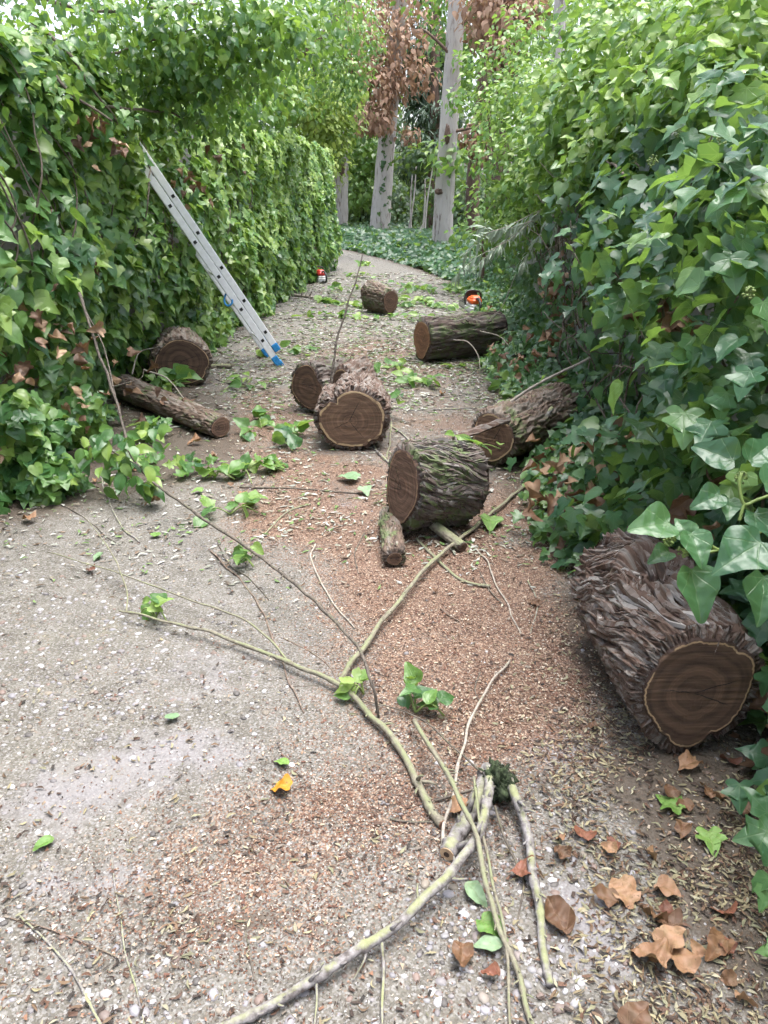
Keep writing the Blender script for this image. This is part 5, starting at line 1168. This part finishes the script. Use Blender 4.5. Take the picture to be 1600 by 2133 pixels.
for q in ([(1640, 1080), (1560, 1120), (1500, 1145), (1465, 1118), (1448, 1092)], [(1500, 1145), (1470, 1150), (1442, 1140)], [(1640, 1020), (1580, 1040), (1550, 1050), (1540, 1010), (1545, 985)], [(1550, 1050), (1540, 1085)]):
    b = MB(); b.tube(catmull([W(a, c, 1.43) for a, c in q], 20) - np.array(NS.location), .0032, 7); b.build('stem', M['stem_green'], NS, smooth=True, loc=None)
for (px, py) in ((1545, 995), (1395, 1125), (1425, 1148), (1560, 610)):
    c = W(px, py, 1.44); b = MB()
    for q in range(26):
        d = unit(rn(1)[0]); b.tube([c, c + d * .009], [.0005, .0005], 4); b.add(*lump(c + d * .0105, .0026, .0026, .0026, .1, q, 6, 7))
    b.build('umbel', M['stem_green'], NS, smooth=True, loc=np.array(NS.location))
# ------------------------------------------------------------------ far trees
def tree_trunk(E, pts, r0, r1, mat, flare=.25, name='trunk', sides=22):
    Q = catmull(pts, 40); r = np.linspace(r0, r1, 40); r[:5] *= 1 + flare * np.linspace(1, 0, 5) ** 2
    b = MB(); b.tube(Q - np.array(E.location), r, sides, jit=.06); return b.build(name, M[mat], E, smooth=True, loc=None)
def tb(px, py): return G(px, py, 0)
def at_y(px, py, yy):
    d = ray(px, py); return d * (yy / d[1]) + np.array([0, 0, EYE])
def crown(E, lst, tm, mat, size, tint, hang=.4, name='crown', keep=0, tn=.2):
    s = Leaves(tm); clumps(s, lst, size, tint, hang, tn=tn); s.build(E, mat, keep=keep, name=name)
g = tb(703, 488); y0 = g[1]
E = empty('tree', g, 'pale smooth trunk nearest the end of the left hedge', 'tree'); tree_trunk(E, [g - [0, 0, .2], at_y(706, 340, y0), at_y(712, 200, y0), at_y(725, -60, y0)], .37, .26, 'trunk_pale')
b = MB(); b.add(*lump(at_y(709, 348, y0 - .26) - g, .16, .09, .34, .25, 2)); b.build('branch_scar', M['trunk_brown'], E, smooth=True, loc=None)
crown(E, [(700, 190, y0 * .855, 900, 2.2), (640, 120, y0 * .87, 900, 2.6), (740, 60, y0 * .88, 700, 2.0), (760, 330, y0 * 1.0, 600, 1.1), (745, 400, y0, 420, 1.0), (735, 280, y0, 500, 1.2), (660, 300, y0 * .855, 600, 1.2)], T_OV, 'bright', (.16, .28), .45)
g = tb(788, 497); y0 = g[1]
E = empty('tree', g, 'fissured middle trunk wrapped in brown dead foliage', 'tree'); tree_trunk(E, [g - [0, 0, .2], at_y(797, 400, y0), at_y(806, 290, y0), at_y(822, 130, y0), at_y(840, -80, y0)], .34, .20, 'trunk_pale')
crown(E, [(800, 110, y0 * .85, 420, 1.35), (770, 60, y0 * .855, 300, 1.1), (850, 80, y0 * .855, 300, 1.2), (790, 190, y0 * .855, 380, .95), (860, 160, y0 * .855, 220, .8), (780, 250, y0 * .855, 260, .65), (815, 0, y0 * .855, 380, 1.5), (850, 280, y0 * .87, 60, .4), (765, 150, y0 * .855, 220, .7), (835, -40, y0 * .855, 380, 1.4)], [T_OV[1], T_SLIM[1], T_OV[0]], 'dead2', (.12, .26), .5, 1.2, 'dead_foliage')
s = Leaves(T_IVY); k = 60; zz = RNG.uniform(.1, 4, k); s.add(np.stack([g[0] + .22 + RNG.normal(0, .08, k), g[1] - .28 + RNG.normal(0, .05, k), zz], -1), np.array([0, -.9, .3]) + rn(k, .3), np.array([0, 0, -1]) + rn(k, .4), .14, RNG.uniform(0, .5, k)); s.build(E, 'ivydark', name='climbing_ivy')
g = tb(920, 534); y0 = g[1]
E = empty('tree', g, 'tall straight grey trunk standing at the right bend of the path', 'tree'); tree_trunk(E, [g - [0, 0, .2], at_y(926, 400, y0), at_y(934, 280, y0), at_y(946, 100, y0), at_y(957, -100, y0)], .245, .17, 'trunk_pale')
for (px, py, sx_, sz_) in ((914, 399, .09, .06), (932, 280, .06, .2)):
    b = MB(); b.add(*lump(at_y(px, py, y0 - .2) - g, sx_, .06, sz_, .35, px)); b.build('branch_scar', M['trunk_brown'], E, smooth=True, loc=None)
for q in ([(940, 275), (975, 268), (1010, 260)], [(938, 70), (985, 30), (1030, -10)], [(945, 120), (905, 80), (880, 60)]):
    b = MB(); b.tube(catmull([at_y(a, c, y0 - .1) for a, c in q], 12) - g, np.linspace(.045, .015, 12), 7); b.build('limb', M['trunk_brown'], E, smooth=True, loc=None)
crown(E, [(940, 330, y0 * .9, 120, .7), (970, 80, y0 * 1.02, 420, 1.3), (1010, 20, y0 * 1.02, 420, 1.5), (940, -60, y0, 500, 1.6)], T_OV, 'bright', (.13, .22), .35)
g = tb(990, 545); y0 = 21.0; g = np.array([at_y(990, 545, y0)[0], y0, 0.])
E = empty('tree', g, 'slim dark brown trunk right of the tall grey trunk', 'tree'); tree_trunk(E, [g - [0, 0, .2], at_y(984, 420, y0), at_y(992, 300, y0), at_y(1008, 150, y0), at_y(1030, -60, y0)], .19, .12, 'trunk_brown')
crown(E, [(990, 280, y0 * .88, 90, .5), (1000, 310, y0 * .88, 60, .4)], [T_OV[1]], 'dead', (.14, .24), .6, 1.2, 'dead_foliage')
g = np.array([at_y(1045, 500, 17.5)[0], 17.5, 0.])
E = empty('tree', g, 'trunk shrouded in brown hanging leaves above the right shrub', 'tree'); tree_trunk(E, [g - [0, 0, .2], at_y(1045, 300, 17.5), at_y(1050, 100, 17.5), at_y(1055, -100, 17.5)], .22, .15, 'trunk_brown')
crown(E, [(1030, 40, 14.9, 380, .75), (1065, 60, 14.9, 320, .7), (1010, 0, 14.9, 240, .7), (1050, 110, 14.9, 260, .5), (1050, -50, 14.9, 320, .9), (1095, 20, 14.9, 260, .5)], [T_OV[1], T_SLIM[1], T_OV[0]], 'dead2', (.10, .2), .5, 1.3, 'dead_foliage')
g = np.array([at_y(1160, 500, 15.0)[0], 15.0, 0.])
E = empty('tree', g, 'pale thin trunk rising behind the right ivy crown', 'tree'); tree_trunk(E, [g - [0, 0, .2], at_y(1160, 200, 15.), at_y(1165, 60, 15.), at_y(1175, -100, 15.)], .13, .10, 'trunk_pale')
crown(E, [(1190, 30, 15.2, 300, 1.0), (1130, 40, 15.2, 260, .8), (1250, 10, 15, 300, 1.2)], T_OV, 'bright', (.09, .15), .7)
# slender saplings in the gap
for k, (px, top, lab) in enumerate(((848, 868, 'leftmost bare sapling stem in the dark gap between the trunks'), (857, 862, 'second bare sapling stem from the left in the dark gap'), (879, 884, 'third bare sapling stem from the left in the dark gap'), (884, 905, 'rightmost slanting sapling stem in the dark gap'), (858, 884, 'low crossing sapling stem slanting in the dark gap'))):
    g = G(px, 498, 0); y0 = g[1]; E = empty('sapling', g, lab, 'sapling', 'saplings between the far trunks')
    tp = at_y(top, 330 if k < 4 else 460, y0)
    tree_trunk(E, [g, (g + tp) / 2 + [.06 * (-1) ** k, 0, 0], tp], .032, .016, 'br_pale' if False else 'trunk_pale', 0, sides=8)
    if k < 4: crown(E, [(top, 330, y0 * .855, 70, .6)], T_OV, 'wood_far', (.14, .22), .5)
# understorey and crowns that can be told apart
E = empty('shrub', W(650, 330, 17) * np.array([1, 1, 0]), 'yellow-green bush lit behind the far end of the left hedge', 'shrub')
crown(E, [(640, 230, 16.5, 700, .9), (690, 240, 17, 600, .8), (620, 180, 16, 600, .9), (670, 290, 17, 600, .8), (650, 350, 17, 500, .9), (700, 200, 17, 420, .7)], T_OV, 'lime', (.09, .15), .55)
b = MB(); b.tube(catmull([W(650, 330, 17) * np.array([1, 1, 0]), W(655, 330, 17), W(660, 230, 17)], 14) - np.array(E.location), np.linspace(.09, .03, 14), 8); b.build('stem', M['trunk_brown'], E, smooth=True, loc=None)
E = empty('conifer', at_y(900, 480, 30) * np.array([1, 1, 0]), 'dark conifer with drooping boughs between the middle and grey trunks', 'tree')
tree_trunk(E, [np.array(E.location), at_y(905, 200, 30), at_y(910, -150, 30)], .25, .1, 'trunk_brown'); s = Leaves(T_SLIM)
cl = [(905, 40, 27, 300, 1.1), (880, 110, 27, 600, 1.0), (900, 170, 27, 600, 1.0), (870, 200, 27, 350, .7), (910, 240, 27, 600, 1.1), (890, 300, 27, 500, 1.0), (915, 100, 27, 500, 1.0), (900, -40, 27, 500, 1.4), (880, 350, 28, 500, 1.0)]
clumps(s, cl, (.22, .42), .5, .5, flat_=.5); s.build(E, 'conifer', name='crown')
E = empty('conifer', W(1530, 60, 9) * np.array([1, 1, 0]), 'feathery conifer behind the ivy crown in the upper right corner', 'tree')
tree_trunk(E, [np.array(E.location), W(1530, 200, 9), W(1540, -200, 9)], .1, .05, 'trunk_brown'); s = Leaves(T_SLIM)
clumps(s, [(1530, 60, 8.5, 700, .6), (1590, 40, 8.5, 600, .6), (1460, 30, 9, 500, .6), (1560, -40, 8.5, 600, .7), (1620, 120, 8.5, 400, .5)], (.07, .14), .9, .4, flat_=.5); s.build(E, 'conifer', name='crown')
E = empty('young_tree', W(1010, 420, 11) * np.array([1, 1, 0]), 'young light-green tree with tiered leaves left of the right shrub', 'tree')
tree_trunk(E, [np.array(E.location), W(1020, 300, 11), W(1010, 120, 11)], .04, .015, 'trunk_brown', sides=8)
crown(E, [(1000, 210, 11, 143, .5), (960, 205, 11, 60, .28), (1040, 170, 11, 143, .5), (990, 130, 11, 77, .35), (1030, 260, 11, 132, .45), (1060, 110, 11, 143, .5), (1085, 60, 11, 132, .5), (960, 120, 11, 27, .22), (1010, 330, 11, 88, .35), (1000, 420, 11, 88, .4), (985, 480, 11, 77, .4), (1120, 100, 10.5, 240, .5)], T_OV, 'bright', (.065, .11), .55, .4)
for k, (px, py, dep, lab) in enumerate(((745, 430, 34, 'mid-green shrub beside the foot of the pale smooth trunk'), (830, 450, 33, 'dark green bush behind the foot of the middle trunk'), (960, 440, 26, 'dark shrub behind the tall grey trunk'), (880, 400, 36, 'tall dark thicket in the gap between the trunks'), (750, 320, 33, 'feathery green small tree behind the pale smooth trunk'))):
    E = empty('shrub', W(px, py, dep) * np.array([1, 1, 0]), lab, 'shrub', 'woodland undergrowth')
    crown(E, [(px, py, dep, 620, 1.5), (px + 20, py + 30, dep, 420, 1.2), (px - 15, py - 40, dep, 420, 1.3), (px, py + 50, dep, 300, 1.0)], T_OV, 'wood_far', (.14, .26), .35 + .3 * (k in (0, 4)), .5)
    b = MB(); c0 = np.array(E.location); b.tube(catmull([c0, W(px, py, dep), W(px + 6, py - 40, dep)], 10) - c0, np.linspace(.06, .02, 10), 7); b.build('stem', M['trunk_brown'], E, smooth=True, loc=None)
# wood behind: one mass
s = Leaves(T_TINY); n = 80000
x = RNG.uniform(-32, 34, n); y = RNG.uniform(36, 58, n); z = RNG.uniform(0, 1, n) ** 1.15 * 17
gp = fbm(np.stack([x * .22, y * .2, z * .22], -1), 3); ok = (gp > -.42 + .070 * z) & (RNG.uniform(0, 1, n) < 1.1 - .04 * z); P = np.stack([x, y, z], -1)[ok]; n = len(P)
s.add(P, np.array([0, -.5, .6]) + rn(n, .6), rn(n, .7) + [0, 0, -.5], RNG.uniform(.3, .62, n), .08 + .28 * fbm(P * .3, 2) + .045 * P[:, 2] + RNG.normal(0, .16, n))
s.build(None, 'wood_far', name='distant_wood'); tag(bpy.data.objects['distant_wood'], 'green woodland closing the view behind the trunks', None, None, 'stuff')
s = Leaves(T_TINY)      # hillside wood behind each wall
for sg, n in ((-1, 9000), (1, 9000)):
    y = RNG.uniform(6, 34, n); x = sg * (4.5 + RNG.uniform(0, 6, n) + .10 * y); z = RNG.uniform(0, 1, n) * 8.5
    gp = fbm(np.stack([x * .4, y * .3, z * .4], -1), 3); ok = gp > -.1 + .05 * z; P = np.stack([x, y, z], -1)[ok]; k = len(P)
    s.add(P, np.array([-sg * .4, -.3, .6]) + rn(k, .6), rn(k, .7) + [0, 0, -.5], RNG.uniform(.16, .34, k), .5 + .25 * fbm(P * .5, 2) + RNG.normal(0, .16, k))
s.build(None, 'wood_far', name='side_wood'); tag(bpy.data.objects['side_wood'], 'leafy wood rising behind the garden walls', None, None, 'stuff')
# ivy ground cover around the trunks
s = Leaves(T_IVY); n = 9000; y = 12.5 + 20 * RNG.uniform(0, 1, n) ** 1.2; x = XR(y) + .02 + RNG.exponential(1.6, n); z = .05 + np.minimum(.34, (x - XR(y)) * .5) * RNG.uniform(.3, 1, n) + .1 * perlin(np.stack([x, y, 0 * x], -1))
ok = x < RWX(np.minimum(y, 15)) + (y > 14) * 20; P = np.stack([x, y, np.maximum(z, .03)], -1)[ok]; n = len(P)
s.add(P, np.array([0, -.35, .85]) + rn(n, .35), rn(n, .6) + [-.3, -.4, -.3], RNG.uniform(.11, .19, n), .22 + .2 * fbm(P * .6, 2) + RNG.normal(0, .18, n))
s.build(None, 'ivydark', name='ground_ivy'); tag(bpy.data.objects['ground_ivy'], 'low ivy carpet around the feet of the far trunks', None, None, 'stuff')
# white globe lamp by the far trunk
g = G(722, 505, 0); E = empty('globe_lamp', g, 'small white globe garden lamp beside the pale smooth trunk', 'lamp')
b = MB(); b.add(*lump((0, 0, .30), .11, .11, .11, 0.0, 1, 18, 24)); b.build('globe', flat('opal_globe', (0.75, 0.75, 0.74), 0.35, var=.03), E, smooth=True, loc=None)
b = MB(); b.tube([(0, 0, 0), (0, 0, .15), (0, 0, .20)], [.03, .03, .055], 12); b.build('post', M['black'], E, loc=None)

# ------------------------------------------------------------------ fallen leaves and sprigs on the path
for k_ in ('yellow', 'brown', 'tan', 'green', 'paleleaf', 'red'):
    c = {'yellow': [(0, (.50, .21, .015)), (1, (.6, .28, .02))], 'brown': [(0, (.11, .055, .030)), (1, (.19, .098, .05))], 'tan': [(0, (.25, .135, .075)), (1, (.33, .19, .11))], 'green': [(0, (.10, .20, .04)), (1, (.16, .28, .06))], 'paleleaf': [(0, (.15, .25, .13)), (1, (.23, .32, .20))], 'red': [(0, (.12, .045, .03)), (1, (.20, .075, .045))]}[k_]
    M['f_' + k_] = leaf_mat('fallen_' + k_, c, True, .5, .08, .4, (.4, .3, .1), .85 if k_ in ('yellow', 'tan') else .3, .9)
def fallen(label, px, py, size, kind, tm, rot=None, zz=.006, tiltv=.15):
    g = G(px, py, zz); V, T, uv = hi_tmpl(*tm, 2, .16 if kind in ('brown', 'tan', 'red') else .07, px * .01)
    me = mesh_tris('fallen_leaf', V - np.array([0, .5, V[:, 2].min()]), T, M['f_' + kind], uv=uv); o = link('fallen_leaf', me, None, g); o.scale = (size * (.82 if kind in ('brown', 'tan', 'red') else 1),) * 3
    o.rotation_euler = (random.uniform(-tiltv, tiltv), random.uniform(-tiltv, tiltv), random.uniform(0, 6.28) if rot is None else rot)
    tag(o, label, 'leaf', 'fallen leaves on the path'); return o
BROAD = [(0, 0), (.18, -.06), (.36, .04), (.47, .22), (.42, .36), (.45, .55), (.29, .72), (.12, .90), (0, 1)]
BRD2 = [(0, 0), (.14, .0), (.30, .12), (.36, .32), (.33, .52), (.22, .74), (.09, .92), (0, 1)]
D0, D1, D2 = leaf_tmpl(BROAD, mm, .5, .5, .35, 21), leaf_tmpl(BRD2, mm, .9, .5, .3, 22), leaf_tmpl(BRD2, mm, .7, -.5, .35, 23); I0 = T_IVY[2]; HH = T_MAT[0]; OV = T_OV[0]
FL_ = [('bright orange-yellow leaf on the open concrete', 586, 1645, .055, 'yellow', D0, 1.3), ('single green leaf just above the orange-yellow leaf', 586, 1592, .050, 'green', OV, 1.0), ('dark green narrow leaf at the left edge of the concrete', 90, 1762, .05, 'green', OV, 2.4), ('pale green leaf lying on the grey concrete at left centre', 357, 1495, .045, 'paleleaf', HH, .4),
 ('large flat tan leaf at the lower right with dark blotches', 1303, 1868, .085, 'tan', leaf_tmpl(BROAD, mm, .12, .1, .2, 24), 3.3), ('folded brown leaf with a pointed tip near the bottom', 962, 1998, .075, 'brown', D2, 3.0), ('long rust-coloured leaf under the mossy grey limb', 1160, 1915, .10, 'brown', D2, .3), ('curled tan leaf at the bottom right', 1350, 2000, .085, 'tan', D0, .9), ('curled brown leaf right of the curled tan leaf', 1490, 1985, .075, 'brown', D1, 2.2), ('dark red leaf behind the mossy grey limb', 1088, 1822, .07, 'red', D0, 1.4),
 ('light brown leaf beside the short dark limb', 952, 1690, .07, 'tan', D0, 2.0), ('green leaf lying below the grey limb', 1030, 1945, .065, 'green', HH, 4.0), ('pale underside leaf below the grey limb', 992, 1868, .065, 'paleleaf', OV, 3.8), ('narrow green leaf beside the folded brown leaf', 1015, 1975, .06, 'paleleaf', OV, 1.4), ('small brown curled leaf in the lower litter', 1020, 2035, .045, 'red', D1, 1.2), ('rusty curled leaf at the foot of the big log', 1232, 1518, .04, 'brown', D1, 1.2),
 ('broad split tan bark-like leaf under the big log', 1430, 1600, .075, 'tan', D0, 2.0), ('dark green ivy leaf lying in the right litter', 1392, 1672, .075, 'green', I0, .6), ('bright lime ivy leaf in the right litter', 1482, 1762, .065, 'green', T_IVY[0], 3.0), ('reddish leaf in the right litter above the tan leaf', 1275, 1762, .045, 'red', D2, .5), ('rust leaf at the right litter edge', 1420, 1735, .05, 'brown', D0, 2.7), ('brown leaf on the pale concrete right of the limbs', 1168, 1778, .05, 'brown', D0, .4),
 ('dark brown curled leaf by the long side shoot', 190, 1190, .05, 'red', D0, .8), ('tan maple-like leaf below the leafy sprig', 318, 1052, .09, 'tan', D1, 2.0), ('tan leaf near the left ivy clump', 60, 1085, .08, 'tan', D0, 1.1), ('green leaf on the concrete near the tan maple-like leaf', 410, 1026, .06, 'green', HH, 1.9), ('pale green leaf left of the arching branch', 205, 1163, .055, 'paleleaf', OV, 2.7), ('small green leaf on the left concrete', 325, 1115, .05, 'green', HH, .2), ('tan leaf by the dark straight stick', 505, 1030, .06, 'tan', D0, .2), ('brown leaf in the sawdust right of the mossy fork', 905, 1232, .035, 'brown', D1, .2),
 ('flat faded leaf on the sawdust near the green stick', 1110, 1255, .06, 'brown', I0, 1.0), ('brown leaf behind the curved stick', 1010, 865, .10, 'tan', D0, .8), ('orange leaf near the green sprig in mid path', 920, 822, .08, 'tan', D2, 2.8), ('large pale green leaf left of the propped mossy log', 722, 1000, .12, 'paleleaf', HH, 1.2), ('pale heart-shaped leaf left of the propped mossy log', 762, 1028, .085, 'paleleaf', HH, 3.4), ('green leaf at the tip of the dry forked twig', 1020, 1098, .13, 'green', HH, 3.0),
 ('brown leaf at the foot of the thin slanting log', 405, 925, .1, 'tan', D1, 2.0), ('dry leaf in the litter below the thin slanting log', 440, 960, .08, 'brown', D0, 2.0)]
for a in FL_: fallen(*a)
def sprig(label, px, py, k, R, size, mat, tm, dep=None, h=.05, n_st=3):
    g = G(px, py); E = empty('leafy_sprig', g, label, 'leaves', 'cut green sprigs on the path'); s = Leaves(tm)
    for q in range(n_st):
        a = RNG.uniform(0, 6.28); d = np.array([math.cos(a), math.sin(a), 0]); Q = catmull([g + [0, 0, .01], g + d * R * .5 + [0, 0, h], g + d * R + [0, 0, .015]], 12)
        b = MB(); b.tube(Q - g, .003, 6); b.build('stem', M['stem_green'], E, smooth=True, loc=None)
        kk = max(2, k // n_st); i = RNG.integers(1, 12, kk); P = Q[i] + rn(kk, .02); P[:, 2] = np.abs(P[:, 2]) + .012
        s.add(P, np.array([0, -.2, .9]) + rn(kk, .35), unit(rn(kk)) * np.array([1, 1, .2]), RNG.uniform(size[0], size[1], kk), RNG.uniform(.2, 1, kk))
    s.build(E, mat, keep=k, cell=2)
SPR = [('cut leaves heaped left of the farthest log', 690, 660, 24, .5, (.08, .14), 'bright', T_OV), ('green cuttings lying by the path edge near the orange chainsaw', 905, 640, 30, .6, (.09, .15), 'bright', T_OV), ('leafy cuttings strewn below the red chainsaw', 690, 610, 20, .6, (.1, .15), 'bright', T_OV), ('broad green leaves left of the dark straight stick', 430, 1000, 10, .16, (.07, .1), 'bright', T_MAT), ('green sprig just below the thin slanting log', 545, 895, 14, .2, (.07, .11), 'ivy', T_MAT), ('trampled sprig between the large round log and the long ridged log', 830, 770, 12, .25, (.08, .12), 'bright', T_OV), ('green ivy sprig left of the large round log', 570, 925, 14, .22, (.08, .12), 'ivy', T_MAT), ('pale leafy tangle below the ivy sprig', 505, 985, 18, .22, (.06, .11), 'bright', T_MAT), ('small leafy tuft in front of the arching branch', 325, 1293, 6, .06, (.05, .075), 'bright', T_MAT), ('pale leaf cluster by the bent mossy twig', 480, 1075, 9, .13, (.07, .1), 'bright', T_MAT), ('dark leaf pair by the bent mossy twig', 497, 1182, 5, .07, (.05, .07), 'ivy', T_MAT), ('ivy leaf cluster beside the mossy branch bend', 865, 1490, 9, .085, (.05, .072), 'ivy', T_MAT), ('flat pale ivy leaves under the mossy branch', 758, 1452, 5, .05, (.05, .06), 'bright', T_MAT),
 ('lone green sprig in mid path between the logs', 885, 800, 18, .26, (.09, .13), 'bright', T_OV), ('green sprig on the cut ground left of the farthest log', 715, 635, 26, .5, (.10, .16), 'bright', T_OV), ('leafy heap behind the farthest log', 880, 600, 40, .9, (.1, .17), 'bright', T_OV), ('leafy heap right of the farthest log', 850, 640, 30, .6, (.1, .16), 'bright', T_OV), ('small green tuft on the far bend of the path', 757, 553, 16, .35, (.12, .18), 'bright', T_OV), ('green sprig left of the long ridged log', 838, 668, 16, .35, (.09, .14), 'bright', T_OV), ('leafy sprig at the right by the orange chainsaw', 935, 600, 40, .9, (.1, .17), 'bright', T_OV), ('green shoots in front of the right end of the long ridged log', 1010, 765, 20, .3, (.09, .13), 'ivy', T_OV), ('yellow-green sprig beside the right ivy edge', 1040, 825, 24, .26, (.07, .12), 'bright', T_OV), ('ivy sprig at the right of the large round log', 805, 850, 8, .16, (.07, .11), 'ivy', T_MAT), ('ivy sprig draped over the right end of the propped mossy log', 1000, 985, 16, .2, (.06, .09), 'bright', T_OV), ('leafy sprig lying on the thin slanting log', 395, 815, 12, .2, (.09, .14), 'ivy', T_MAT),
 ('green scraps on the far path by the red chainsaw', 730, 578, 12, .5, (.1, .16), 'bright', T_OV), ('small sprig at the foot of the ladder', 600, 735, 14, .3, (.08, .13), 'bright', T_OV), ('green sprig on the path left of the ladder foot', 520, 810, 14, .25, (.08, .12), 'bright', T_OV)]
for a in SPR:
    sprig(*a)
for nm, dz in (('leafy sprig lying on the thin slanting log', .13), ('ivy sprig at the right of the large round log', .12)):
    for o in bpy.data.objects:
        if o.get('label') == nm: o.location.z += dz; o.location.y -= dz * 1.6; o.location.x *= 1 - dz * .3


for o in bpy.data.objects:
    if o.get('label') == 'ivy sprig draped over the right end of the propped mossy log': o.location = Vector(LOG2[1][1]) + Vector((-.02, -.02, .12))

# bigger dead leaves lying in the drift at the lower right
lit = bpy.data.objects['leaf_litter']; dm = [mesh_tris('dead_leaf', *h[:2], M['f_' + c_], uv=h[2]) for c_, t_ in (('brown', D0), ('tan', D1), ('brown', D2), ('red', D0), ('tan', D0)) for h in [hi_tmpl(*t_, 1, .2, 5.0)]]
for k in range(34):
    px, py = random.choice(((random.gauss(1480, 80), random.gauss(2010, 70)), (random.gauss(1400, 130), random.gauss(1850, 150)), (random.gauss(1500, 70), random.gauss(1640, 40)), (random.gauss(260, 160), random.gauss(985, 25))))
    o = link('dead_leaf', random.choice(dm), lit, G(px, py, .012)); q = random.uniform(.03, .07); o.scale = (q,) * 3; o.rotation_euler = (random.gauss(0, .35), random.gauss(0, .35), random.uniform(0, 6.28))
